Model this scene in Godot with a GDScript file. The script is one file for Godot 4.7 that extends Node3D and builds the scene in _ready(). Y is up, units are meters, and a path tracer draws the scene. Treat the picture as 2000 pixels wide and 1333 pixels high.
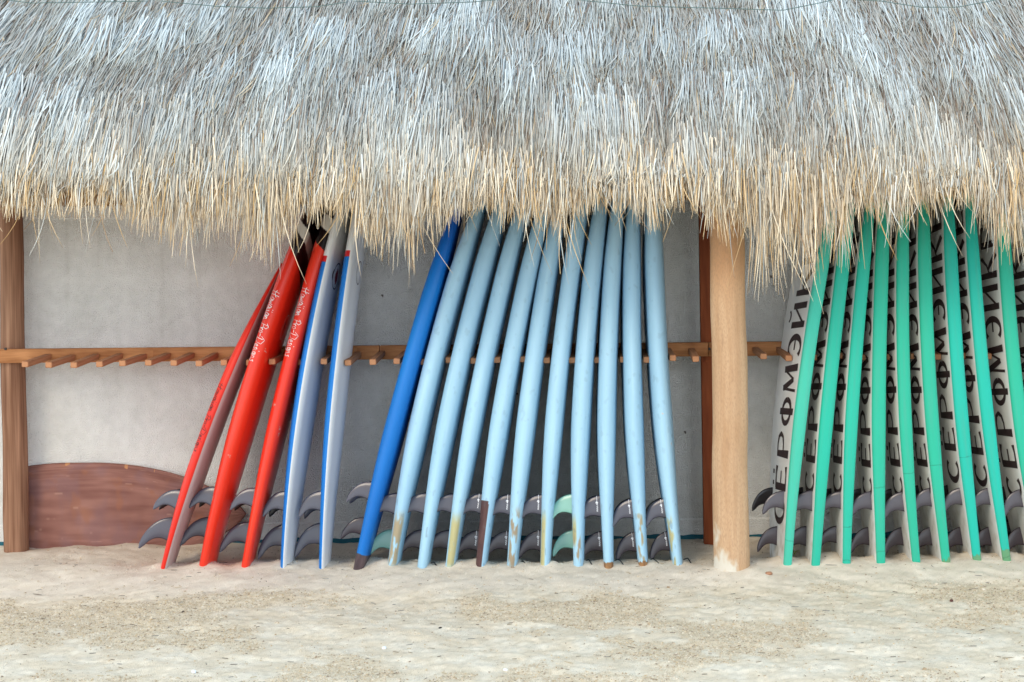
extends Node3D
# A thatched board shelter on the sand: surfboards standing on their tails in a peg rack.
# World: x to the right, y up, z towards the viewer; the wall's front face is z = 0, the level sand y = 0.

const FOCAL := 3200.0          # measured on the 2000 x 1333 photograph
const CX := 1111.0             # where lines square to the wall meet
const CY := 364.0
const EYE := 1.77
const CAMZ := 8.2
const ROLL := 0.0096

var rng := RandomNumberGenerator.new()
var used := {}
var piles: Array[Vector3] = []      # x, z, size
var n_big := FastNoiseLite.new()
var n_mid := FastNoiseLite.new()
var n_fine := FastNoiseLite.new()
var n_grav := FastNoiseLite.new()

# ------------------------------------------------------------------ helpers

func numbered(called: String) -> String:
	var n: int = used.get(called, 0)
	used[called] = n + 1
	return called if n == 0 else "%s_%03d" % [called, n]

func tag(o: Node, label: String, category: String, group := "", kind := "") -> void:
	if label: o.set_meta("label", label)
	if category: o.set_meta("category", category)
	if group: o.set_meta("group", group)
	if kind: o.set_meta("kind", kind)

func thing(called: String, label: String, category: String, at := Vector3.ZERO, group := "") -> Node3D:
	var o := Node3D.new()
	o.name = numbered(called)
	add_child(o, true)
	o.position = at
	tag(o, label, category, group)
	return o

func part(called: String, mesh: Mesh, m: Material, parent: Node3D, origin := Vector3.ZERO) -> MeshInstance3D:
	var o := MeshInstance3D.new()
	o.mesh = mesh
	o.material_override = m
	if parent == self:
		o.name = numbered(called)
	else:
		var k := 0
		var nm := called
		while parent.has_node(nm):
			k += 1
			nm = "%s_%03d" % [called, k]
		o.name = nm
	parent.add_child(o, true)
	o.position = origin
	return o

func lin(r: float, g: float, b: float) -> Color:
	return Color(r, g, b).linear_to_srgb()

func mat(c: Color, rough := 0.8, spec := 0.5) -> StandardMaterial3D:
	var m := StandardMaterial3D.new()
	m.albedo_color = c
	m.roughness = rough
	m.metallic_specular = spec
	return m

func tex_mat(im: Image, rough := 0.7, spec := 0.5) -> StandardMaterial3D:
	var m := StandardMaterial3D.new()
	m.albedo_texture = ImageTexture.create_from_image(im)
	m.roughness = rough
	m.metallic_specular = spec
	return m

# a point of the place from where it is seen in the photograph and how far out from the wall it stands
func spot(px: float, py: float, z: float) -> Vector3:
	var dx := px - CX
	var dy := py - CY
	var x := dx * cos(ROLL) - dy * sin(ROLL)
	var y := dx * sin(ROLL) + dy * cos(ROLL)
	var d := CAMZ - z
	return Vector3(x * d / FOCAL, EYE - y * d / FOCAL, z)

func noise(freq: float, sd: int, oct := 3) -> FastNoiseLite:
	var n := FastNoiseLite.new()
	n.noise_type = FastNoiseLite.TYPE_SIMPLEX_SMOOTH
	n.frequency = freq
	n.seed = sd
	n.fractal_octaves = oct
	return n

func noise_tex(freq: float, sd: int, oct := 4, size := 512) -> NoiseTexture2D:
	var t := NoiseTexture2D.new()
	t.width = size
	t.height = size
	t.seamless = true
	t.noise = noise(freq, sd, oct)
	return t

# rows of points -> smooth sheet; u across a row, v along the rows
func sheet(rows: Array, us: PackedFloat32Array, vs: PackedFloat32Array, flip := false) -> SurfaceTool:
	var st := SurfaceTool.new()
	st.begin(Mesh.PRIMITIVE_TRIANGLES)
	st.set_smooth_group(0)
	var nc: int = rows[0].size()
	for i in rows.size():
		for j in nc:
			st.set_uv(Vector2(us[j], vs[i]))
			st.add_vertex(rows[i][j])
	for i in rows.size() - 1:
		for j in nc - 1:
			var a := i * nc + j
			var b := a + 1
			var c := a + nc
			var d := c + 1
			var quad := [a, b, c, b, d, c] if not flip else [a, c, b, b, c, d]
			for k in quad:
				st.add_index(k)
	st.generate_normals()
	return st

func tri(st: SurfaceTool, a: Vector3, b: Vector3, c: Vector3) -> void:
	st.add_vertex(a); st.add_vertex(b); st.add_vertex(c)

# a bar with small chamfers between two points
func bar_mesh(a: Vector3, b: Vector3, w: float, h: float, ch := 0.003, upv := Vector3.UP, vstart := 0.0) -> Mesh:
	var d := (b - a).normalized()
	var side := d.cross(upv).normalized()
	var up := side.cross(d).normalized()
	var ring: Array[Vector2] = [Vector2(-w + ch, -h), Vector2(w - ch, -h), Vector2(w, -h + ch), Vector2(w, h - ch), Vector2(w - ch, h), Vector2(-w + ch, h), Vector2(-w, h - ch), Vector2(-w, -h + ch)]
	var st := SurfaceTool.new()
	st.begin(Mesh.PRIMITIVE_TRIANGLES)
	st.set_smooth_group(-1)
	var secs := [[a, ch, 0.0], [a + d * ch, 0.0, 0.0], [b - d * ch, 0.0, 1.0], [b, ch, 1.0]]
	var rows := []
	for s in secs:
		var row := []
		for p in ring:
			var q: Vector2 = p - Vector2(signf(p.x), signf(p.y)) * s[1]
			row.append(s[0] + side * q.x + up * q.y)
		rows.append(row)
	var length := a.distance_to(b)
	for i in 3:
		for j in 8:
			var k := (j + 1) % 8
			var v0: float = vstart + (0.0 if i < 1 else length * 0.5 * float(i >= 2) * 2.0)
			var v1: float = vstart + (length if i >= 1 else 0.0)
			var q := [[rows[i][j], j, v0], [rows[i + 1][j], j, v1], [rows[i][k], j + 1, v0], [rows[i][k], j + 1, v0], [rows[i + 1][j], j, v1], [rows[i + 1][k], j + 1, v1]]
			for e in q:
				st.set_uv(Vector2(e[1] / 8.0, e[2]))
				st.add_vertex(e[0])
	for e in [0, 3]:
		var row: Array = rows[e]
		for j in range(1, 7):
			var t := [row[0], row[j], row[j + 1]] if e == 0 else [row[0], row[j + 1], row[j]]
			for p in t:
				st.set_uv(Vector2(0.3, 0.4))
				st.add_vertex(p)
	st.generate_normals()
	return st.commit()

func tube_mesh(pts: Array, r0: float, r1 := -1.0, sides := 7) -> Mesh:
	if r1 < 0.0: r1 = r0
	var rows := []
	var us := PackedFloat32Array()
	var vs := PackedFloat32Array()
	for j in sides + 1:
		us.append(float(j) / sides)
	var n := pts.size()
	var last_up := Vector3(0.13, 0.9, 0.4)
	for i in n:
		var d: Vector3 = (pts[mini(i + 1, n - 1)] - pts[maxi(i - 1, 0)]).normalized()
		var s := d.cross(last_up).normalized()
		var u := s.cross(d).normalized()
		last_up = u
		var r := lerpf(r0, r1, float(i) / (n - 1))
		if i == 0 or i == n - 1: r *= 0.5
		var row := []
		for j in sides + 1:
			var a := TAU * j / sides
			row.append(pts[i] + (s * cos(a) + u * sin(a)) * r)
		rows.append(row)
		vs.append(float(i) / (n - 1))
	return sheet(rows, us, vs).commit()

# an upright log: slightly crooked, with closed ends
func log_mesh(h: float, r0: float, r1: float, sd: int, squash := 1.0, sides := 28, steps := 30) -> Mesh:
	var nz := noise(1.3, sd, 2)
	var rows := []
	var us := PackedFloat32Array()
	var vs := PackedFloat32Array()
	for j in sides + 1:
		us.append(float(j) / sides)
	for i in steps + 3:
		var f := clampf(float(i - 1) / steps, 0.0, 1.0)
		var r := lerpf(r0, r1, f)
		var row := []
		for j in sides + 1:
			var a := TAU * (j % sides) / sides
			var rr := r * (1.0 + 0.06 * nz.get_noise_3d(cos(a), f * h * 1.6, sin(a)))
			if i == 0 or i == steps + 2: rr *= 0.02
			row.append(Vector3(cos(a) * rr + 0.006 * nz.get_noise_2d(f * 2.5, 7.0), f * h, sin(a) * rr * squash))
		rows.append(row)
		vs.append(f)
	return sheet(rows, us, vs, true).commit()

func wood_image(w: int, h: int, light: Color, dark: Color, sd: int, streak := 1.0) -> Image:
	var im := Image.create(w, h, false, Image.FORMAT_RGB8)
	var a := noise(0.035, sd, 4)
	var b := noise(0.012, sd + 5, 3)
	var c := noise(0.16, sd + 9, 2)
	for y in h:
		for x in w:
			# wrap the grain round the log
			var an := TAU * x / w
			var gx := cos(an) * w / TAU
			var gz := sin(an) * w / TAU
			var g := a.get_noise_3d(gx * 3.0 * streak, y * 0.12, gz * 3.0 * streak) * 0.6 + c.get_noise_3d(gx * 2.0, y * 0.1, gz * 2.0) * 0.35 + b.get_noise_3d(gx * 0.8, y * 0.5, gz * 0.8) * 0.5
			var t := clampf(0.45 + g * 0.9, 0.0, 1.0)
			im.set_pixel(x, y, dark.lerp(light, t))
	return im

# ------------------------------------------------------------------ flat strokes for writing

# a ribbon along a polyline; map() puts (along, up) onto a surface
func ribbon(st: SurfaceTool, pts: Array, map: Callable, lift: float) -> void:
	var fine := []
	for i in pts.size() - 1:
		var a: Array = pts[i]
		var b: Array = pts[i + 1]
		for k in 3:
			var f := k / 3.0
			fine.append([lerpf(a[0], b[0], f), lerpf(a[1], b[1], f), lerpf(a[2], b[2], f)])
	fine.append(pts[-1])
	var l := []
	var r := []
	for i in fine.size():
		var p := Vector2(fine[i][0], fine[i][1])
		var q0: Array = fine[maxi(i - 1, 0)]
		var q1: Array = fine[mini(i + 1, fine.size() - 1)]
		var d := Vector2(q1[0] - q0[0], q1[1] - q0[1])
		d = d.normalized() if d.length() > 1e-6 else Vector2.RIGHT
		var nrm: Vector2 = Vector2(-d.y, d.x) * fine[i][2] * 0.5
		l.append(map.call(p + nrm, lift))
		r.append(map.call(p - nrm, lift))
	for i in fine.size() - 1:
		tri(st, l[i], r[i], l[i + 1])
		tri(st, r[i], r[i + 1], l[i + 1])

func arc_pts(cx: float, cy: float, rx: float, ry: float, a0: float, a1: float, w0: float, w1: float, n := 10) -> Array:
	var o := []
	for i in n + 1:
		var f := float(i) / n
		var a := deg_to_rad(lerpf(a0, a1, f))
		var heavy := absf(cos(a))           # thick at the sides, thin above and below
		o.append([cx + cos(a) * rx, cy + sin(a) * ry, lerpf(w0, w1, heavy)])
	return o

func big_letter(ch: String) -> Array:
	var k := 0.235
	var t := 0.085
	match ch:
		"С": return [arc_pts(0.52, 0.5, 0.40, 0.47, 48, 312, t, k, 16)]
		"Е": return [[[0.16, 0.0, k * 1.1], [0.16, 1.0, k * 1.1]], [[0.1, 0.05, 0.10], [0.6, 0.05, t], [0.88, 0.1, 0.17]], [[0.1, 0.5, t], [0.72, 0.5, t]], [[0.1, 0.95, 0.10], [0.6, 0.95, t], [0.88, 0.9, 0.17]]]
		"Ё": return big_letter("Е")
		".": return [[[0.26, 1.14, 0.15], [0.26, 1.27, 0.15]]]
		":": return [[[0.66, 1.14, 0.15], [0.66, 1.27, 0.15]]]
		"~": return [arc_pts(0.48, 1.28, 0.2, 0.13, 190, 350, 0.10, t, 6)]
		"Р": return [[[0.16, 0.0, k * 1.25], [0.16, 1.0, k * 0.9]], [[0.1, 0.95, t], [0.5, 0.96, t], [0.76, 0.9, 0.12], [0.87, 0.74, 0.16], [0.76, 0.56, 0.12], [0.5, 0.47, t], [0.16, 0.46, t]]]
		"Ф": return [[[0.5, -0.04, k], [0.5, 1.04, k]], arc_pts(0.5, 0.5, 0.42, 0.34, 0, 360, t, k * 0.85, 20)]
		"М": return [[[0.08, 0.0, 0.10], [0.16, 1.0, 0.10]], [[0.16, 0.97, k], [0.48, 0.22, k * 0.8]], [[0.50, 0.22, t], [0.82, 0.97, t]], [[0.84, 1.0, k], [0.92, 0.0, k * 1.1]]]
		"Э": return [arc_pts(0.46, 0.5, 0.40, 0.47, 132, -132, t, k, 16), [[0.38, 0.5, t], [0.84, 0.5, t]]]
		"Й": return [[[0.14, 0.0, k], [0.14, 1.0, k]], [[0.84, 0.0, k], [0.84, 1.0, k]], [[0.16, 0.1, 0.09], [0.82, 0.9, 0.09]]]
		"К": return [[[0.16, 0.0, k * 1.1], [0.16, 1.0, k * 0.9]], [[0.2, 0.46, t], [0.55, 0.62, t], [0.86, 0.97, 0.15]], [[0.36, 0.55, 0.1], [0.62, 0.34, k * 0.8], [0.92, 0.02, k]]]
	return []

# the hand-drawn script: strokes of (x, y); the last number is how far the pen moves on
func script_letter(ch: String) -> Array:
	match ch:
		"H": return [[[[0.25, 1.1], [0.12, 0.5], [0.0, -0.15]], [[0.75, 1.2], [0.6, 0.5], [0.5, -0.1]], [[-0.1, 0.75], [0.4, 0.6], [0.95, 0.85]]], 0.95]
		"a": return [[[[0.5, 0.42], [0.25, 0.5], [0.05, 0.2], [0.2, 0.0], [0.42, 0.2], [0.5, 0.45], [0.5, 0.05], [0.65, 0.02]]], 0.6]
		"w": return [[[[0.0, 0.45], [0.1, 0.02], [0.28, 0.35], [0.4, 0.02], [0.62, 0.5]]], 0.65]
		"i": return [[[[0.05, 0.42], [0.08, 0.02], [0.22, 0.08]], [[0.12, 0.66], [0.16, 0.74]]], 0.3]
		"n": return [[[[0.0, 0.45], [0.04, 0.0], [0.2, 0.42], [0.36, 0.4], [0.4, 0.0], [0.55, 0.05]]], 0.6]
		"P": return [[[[0.3, 1.0], [0.15, 0.4], [0.05, -0.25]], [[0.0, 0.9], [0.45, 1.2], [0.8, 0.95], [0.6, 0.55], [0.2, 0.5]]], 0.7]
		"r": return [[[[0.0, 0.4], [0.08, 0.0], [0.15, 0.35], [0.36, 0.42]]], 0.4]
		"o": return [[[[0.3, 0.45], [0.08, 0.35], [0.1, 0.05], [0.32, 0.05], [0.42, 0.3], [0.3, 0.45]]], 0.5]
		"-": return [[[[0.05, 0.3], [0.5, 0.34]]], 0.6]
		"D": return [[[[0.25, 1.0], [0.15, 0.4], [0.0, -0.05]], [[-0.2, 0.75], [0.3, 1.25], [0.95, 0.95], [0.8, 0.3], [0.3, -0.05], [-0.05, 0.0]]], 1.0]
		"e": return [[[[0.05, 0.22], [0.38, 0.3], [0.3, 0.47], [0.08, 0.35], [0.1, 0.05], [0.42, 0.06]]], 0.46]
		"s": return [[[[0.38, 0.45], [0.12, 0.4], [0.32, 0.2], [0.25, 0.0], [0.0, 0.04]]], 0.45]
		"g": return [[[[0.4, 0.45], [0.1, 0.4], [0.12, 0.08], [0.38, 0.2], [0.42, 0.45], [0.4, -0.25], [0.15, -0.4], [0.05, -0.2]]], 0.55]
	return [[], 0.5]

# ------------------------------------------------------------------ surfboards

func outline_half(bd: Dictionary, f: float) -> float:
	var wm: float = bd.half
	var wt: float = bd.tail
	if f < 0.5:
		return lerpf(wt, wm, sin(PI / 2.0 * pow(clampf(f / 0.5, 0, 1), 0.75)))
	var q := clampf((f - 0.5) / 0.5, 0.0, 1.0)
	return maxf(wm * pow(maxf(1.0 - pow(q, bd.nose), 0.0), 0.62), 0.004)

func half_thick(bd: Dictionary, f: float) -> float:
	var t: float = bd.thick * 0.5
	t *= lerpf(bd.get("tail_thin", 0.52), 1.0, smoothstep(0.0, 0.34, f))
	return maxf(t * lerpf(1.0, 0.30, smoothstep(0.62, 1.0, f)), 0.004)

# section of the board: u 0.1..0.4 deck, 0.4..0.6 rail towards the viewer, 0.6..0.9 bottom, rest the other rail
func section(bd: Dictionary, f: float, u: float) -> Vector2:
	var w := outline_half(bd, f)
	var t := half_thick(bd, f)
	var dome: float = bd.get("dome", 0.2)
	var rr: float = minf(t * bd.get("rail", 1.3), w * 0.6)
	var flat := w - rr
	var top := t * (1.0 - dome)
	var uu := fposmod(u, 1.0)
	if uu >= 0.1 and uu <= 0.4:
		var b := lerpf(-flat, flat, (uu - 0.1) / 0.3)
		return Vector2(b, t - t * dome * pow(b / maxf(flat, 0.001), 2.0))
	if uu >= 0.6 and uu <= 0.9:
		return Vector2(lerpf(flat, -flat, (uu - 0.6) / 0.3), -t)
	var mid := (top - t) * 0.5
	var hh := (top + t) * 0.5
	var e: float = 2.0 / bd.get("sharp", 2.0)
	var front := uu > 0.4 and uu < 0.6
	var a: float
	if front:
		a = PI / 2.0 - PI * (uu - 0.4) / 0.2
	else:
		a = PI / 2.0 - PI * ((1.1 - uu if uu > 0.5 else 0.1 - uu) / 0.2)
	var c := pow(absf(cos(a)), e)
	var s := signf(sin(a)) * pow(absf(sin(a)), e)
	return Vector2((flat + rr * c) * (1.0 if front else -1.0), mid + hh * s)

func prepare(bd: Dictionary) -> void:
	# fit x = a + b y + c y^2 to where the front rail is seen
	var pts: Array = bd.see
	var lean: float = tan(deg_to_rad(bd.lean))
	var zb: float = bd.zbase
	var m := [[0.0, 0.0, 0.0, 0.0], [0.0, 0.0, 0.0, 0.0], [0.0, 0.0, 0.0, 0.0]]
	for p in pts:
		var y := spot(p[0], p[1], 0.55).y
		for i in 3:
			var w := outline_half(bd, clampf(y / bd.length, 0.0, 0.95))
			var z := zb - lean * y + w
			y = spot(p[0], p[1], z).y
		var wz := zb - lean * y + outline_half(bd, clampf(y / bd.length, 0.0, 0.95))
		var x := spot(p[0], p[1], wz).x
		var pw := [1.0, y, y * y]
		for i in 3:
			for j in 3:
				m[i][j] += pw[i] * pw[j]
			m[i][3] += pw[i] * x
	for i in 3:
		m[i][i] += 1e-7
		var d: float = m[i][i]
		for j in 4: m[i][j] /= d
		for k in 3:
			if k != i:
				var q: float = m[k][i]
				for j in 4: m[k][j] -= q * m[i][j]
	var ca: float = m[0][3]
	var cb: float = m[1][3]
	var cc: float = m[2][3]
	var C := []; var T := []; var N := []; var B := []
	var y0: float = bd.get("foot", -0.035)
	var steps := 72
	var y := y0
	var ds: float = bd.length / steps
	var yaw: float = deg_to_rad(bd.get("yaw", 0.0))
	for i in steps + 1:
		var slope := cb + 2.0 * cc * y
		var t := Vector3(slope, 1.0, -lean).normalized()
		var n := Vector3(1.0, -slope, 0.0).normalized()
		var b := n.cross(t).normalized()
		# where the base of the board's twist is: the middle of its width
		n = n.rotated(t, yaw)
		b = b.rotated(t, yaw)
		C.append(Vector3(ca + cb * y + cc * y * y, y, zb - lean * y))
		T.append(t); N.append(n); B.append(b)
		y += t.y * ds
	bd.C = C; bd.T = T; bd.N = N; bd.B = B; bd.steps = steps

func frame(bd: Dictionary, s: float) -> Array:
	var q: float = clampf(s / bd.length, 0.0, 1.0) * bd.steps
	var i := mini(int(q), bd.steps - 1)
	var f := q - i
	return [bd.C[i].lerp(bd.C[i + 1], f), bd.T[i].lerp(bd.T[i + 1], f), bd.N[i].lerp(bd.N[i + 1], f), bd.B[i].lerp(bd.B[i + 1], f)]

func surf(bd: Dictionary, s: float, u: float, lift := 0.0) -> Vector3:
	var fr := frame(bd, s)
	var f: float = s / bd.length
	var p := section(bd, f, u)
	var out := Vector3.ZERO
	if lift != 0.0:
		var d := section(bd, f, u + 0.004) - section(bd, f, u - 0.004)
		var o := Vector2(-d.y, d.x).normalized()
		if o.dot(p) < 0.0: o = -o
		out = (fr[3] * o.x + fr[2] * o.y) * lift
	return fr[0] + fr[3] * p.x + fr[2] * p.y + out

# how far up the board its front rail is seen at this height in the photograph
func up_board(bd: Dictionary, py: float) -> float:
	var best := 0.0
	for i in 400:
		var s: float = bd.length * i / 400.0
		var p := surf(bd, s, 0.5)
		var d := CAMZ - p.z
		var seen := CY + (EYE - p.y) * FOCAL / d - p.x * FOCAL / d * ROLL
		if seen < py:
			return s
		best = s
	return best

func hull_mesh(bd: Dictionary) -> Mesh:
	var us := PackedFloat32Array()
	var ring := 44
	for j in ring + 1:
		us.append(float(j) / ring)
	# more stations round the rails
	var uu := PackedFloat32Array()
	for j in 9: uu.append(-0.1 + 0.2 * j / 8.0)
	for j in range(1, 9): uu.append(0.1 + 0.3 * j / 8.0)
	for j in range(1, 13): uu.append(0.4 + 0.2 * j / 12.0)
	for j in range(1, 9): uu.append(0.6 + 0.3 * j / 8.0)
	var rows := []
	var vs := PackedFloat32Array()
	var steps: int = bd.steps
	# tail end cap
	var row0 := []
	for u in uu:
		row0.append(surf(bd, 0.0, u).lerp(bd.C[0], 0.96))
	rows.append(row0); vs.append(0.0)
	for i in steps + 1:
		var s: float = bd.length * i / steps
		if i == steps: s = bd.length * 0.9995
		var row := []
		for u in uu:
			row.append(surf(bd, s, u))
		rows.append(row)
		vs.append(s / bd.length)
	return sheet(rows, uu, vs).commit()

func fin_mesh(base: float, height: float, rake: float, thick := 0.007) -> Mesh:
	# in the fin's own axes: x out from the board, y along the board towards its nose, z across
	var rows := []
	var us := PackedFloat32Array()
	var vs := PackedFloat32Array()
	var nn := 14
	var cols := 12
	for j in cols + 1: us.append(float(j) / cols)
	for i in nn + 1:
		var t := float(i) / nn
		var le_c := Vector2(height * 0.86, -rake * 0.12)
		var te_c := Vector2(height * 0.62, -base * 0.72)
		var le := Vector2(0, 0).lerp(le_c, t).lerp(le_c.lerp(Vector2(height, -rake - base * 0.50), t), t)
		var te := Vector2(0, -base).lerp(te_c, t).lerp(te_c.lerp(Vector2(height * 0.84, -rake - base * 0.56), t), t)
		if i == nn:
			var c := (le + te) * 0.5
			le = le.lerp(c, 0.75); te = te.lerp(c, 0.75)
		elif i == nn - 1:
			var c := (le + te) * 0.5
			le = le.lerp(c, 0.2); te = te.lerp(c, 0.2)
		var th := thick * lerpf(1.0, 0.45, t)
		var row := []
		for j in cols + 1:
			var a := TAU * (j % cols) / cols
			var along := 0.5 - 0.5 * cos(a)
			var z := sin(a) * th * (0.75 + 0.25 * cos(a))
			var p := le.lerp(te, along)
			row.append(Vector3(p.x, p.y, z))
		rows.append(row)
		vs.append(t)
	return sheet(rows, us, vs).commit()

func fin_mark(base: float) -> Mesh:
	# small white maker's mark near the root: a bar, a star-like blot and three short strokes
	var st := SurfaceTool.new()
	st.begin(Mesh.PRIMITIVE_TRIANGLES)
	st.set_smooth_group(-1)
	var m := func(p: Vector2, lift: float) -> Vector3: return Vector3(p.x + 0.004, p.y, -lift)
	ribbon(st, [[0.014, -0.004, 0.0022], [0.013, -0.026, 0.0022]], m, 0.0072)
	ribbon(st, [[0.008, -0.034, 0.003], [0.014, -0.030, 0.006], [0.019, -0.036, 0.003]], m, 0.0073)
	ribbon(st, [[0.014, -0.028, 0.003], [0.012, -0.040, 0.006], [0.014, -0.044, 0.002]], m, 0.0075)
	for k in 3:
		var y := -0.047 - k * 0.009
		ribbon(st, [[0.008, y, 0.0022], [0.013, y - 0.002, 0.0026], [0.013, y - 0.006, 0.0022], [0.008, y - 0.006, 0.0022]], m, 0.0073)
	st.generate_normals()
	return st.commit()

func add_fin(bd: Dictionary, root: Node3D, s: float, bfrac: float, mesh: Mesh, m: Material, cant: float, mark: Mesh = null, mm: Material = null, toe := 0.0) -> void:
	var fr := frame(bd, s)
	var f: float = s / bd.length
	var w := outline_half(bd, f)
	var t := half_thick(bd, f)
	var out: Vector3 = -fr[2].normalized()
	var along: Vector3 = fr[1].normalized()
	out = out.rotated(along, cant)
	var zx := out.cross(along).normalized()
	var xf := Basis(out, along, zx).orthonormalized()
	if toe != 0.0: xf = xf.rotated(out, toe)
	var at: Vector3 = fr[0] + fr[3] * (w * bfrac) - fr[2] * (t - 0.004)
	var o := part("fin", mesh, m, root)
	var k := 0.90 + 0.12 * rng.randf()
	o.transform = Transform3D(xf.rotated(fr[1].normalized(), rng.randf_range(-0.06, 0.06)).scaled_local(Vector3(k, k * rng.randf_range(0.95, 1.05), 1.0)), at - root.position)
	if mark:
		part("fin_logo", mark, mm, o)

func letter_mesh(bd: Dictionary, ch: String, start: float, adv: float, tall: float, b0: float) -> Mesh:
	var st := SurfaceTool.new()
	st.begin(Mesh.PRIMITIVE_TRIANGLES)
	st.set_smooth_group(-1)
	var mp := func(p: Vector2, lift: float) -> Vector3:
		var s := start + p.x * adv * 0.86
		var fr := frame(bd, s)
		var t := half_thick(bd, s / bd.length)
		var w := outline_half(bd, s / bd.length)
		var b: float = w - b0 - p.y * tall * minf(1.0, w / bd.half)
		return fr[0] + fr[3] * b - fr[2] * (t + lift)
	var q := 0
	for stroke in big_letter(ch):
		ribbon(st, stroke, mp, 0.0012 + 0.0004 * q)
		q += 1
	st.generate_normals()
	return st.commit()

func script_mesh(bd: Dictionary, text: String, s_top: float, length: float, u0: float, u1: float, pen: float) -> Mesh:
	var total := 0.0
	for ch in text: total += script_letter(ch)[1]
	var em := length / total
	var st := SurfaceTool.new()
	st.begin(Mesh.PRIMITIVE_TRIANGLES)
	st.set_smooth_group(-1)
	var x := 0.0
	var q := 0
	for ch in text:
		var g := script_letter(ch)
		var x0 := x
		var ky := 1.0 if ch in "HPD" else 1.45
		var mp := func(p: Vector2, lift: float) -> Vector3:
			return surf(bd, s_top - (x0 + p.x) * em, lerpf(u0, u1, p.y * ky), lift)
		for stroke in g[0]:
			var pl := []
			for p in stroke: pl.append([p[0], p[1], pen * (0.8 + 0.5 * float(q % 3) / 2.0)])
			ribbon(st, pl, mp, 0.0012 + 0.0003 * (q % 4))
			q += 1
		x += g[1]
	st.generate_normals()
	return st.commit()

func ring_mesh(bd: Dictionary, s: float, b: float, rs: float, rb: float, pen: float, inner := false) -> Mesh:
	var st := SurfaceTool.new()
	st.begin(Mesh.PRIMITIVE_TRIANGLES)
	st.set_smooth_group(-1)
	var w := outline_half(bd, s / bd.length)
	var mp := func(p: Vector2, lift: float) -> Vector3:
		# p.x along the board, p.y towards the front rail, over the deck
		var ww := outline_half(bd, (s + p.x) / bd.length)
		var bb: float = clampf((b + p.y) / ww, -0.98, 0.98)
		return surf(bd, s + p.x, 0.1 + 0.3 * (bb * 0.5 + 0.5) if bb < 0.8 else lerpf(0.37, 0.46, (bb - 0.8) / 0.18), lift)
	if not inner:
		var pts := []
		for i in 33:
			var a := TAU * i / 32.0
			pts.append([cos(a) * rs, sin(a) * rb, pen])
		ribbon(st, pts, mp, 0.0016)
	else:
		# a little flame-like figure
		ribbon(st, [[-rs * 0.8, 0.0, 0.004], [-rs * 0.4, -rb * 0.3, rb * 0.9], [0.0, rb * 0.1, rb * 1.1], [rs * 0.3, -rb * 0.1, rb * 0.6], [rs * 0.75, rb * 0.2, 0.004]], mp, 0.0012)
		ribbon(st, [[-rs * 0.2, rb * 0.3, 0.004], [rs * 0.1, rb * 0.5, rb * 0.35], [rs * 0.5, rb * 0.3, 0.004]], mp, 0.0016)
	st.generate_normals()
	return st.commit()

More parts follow.
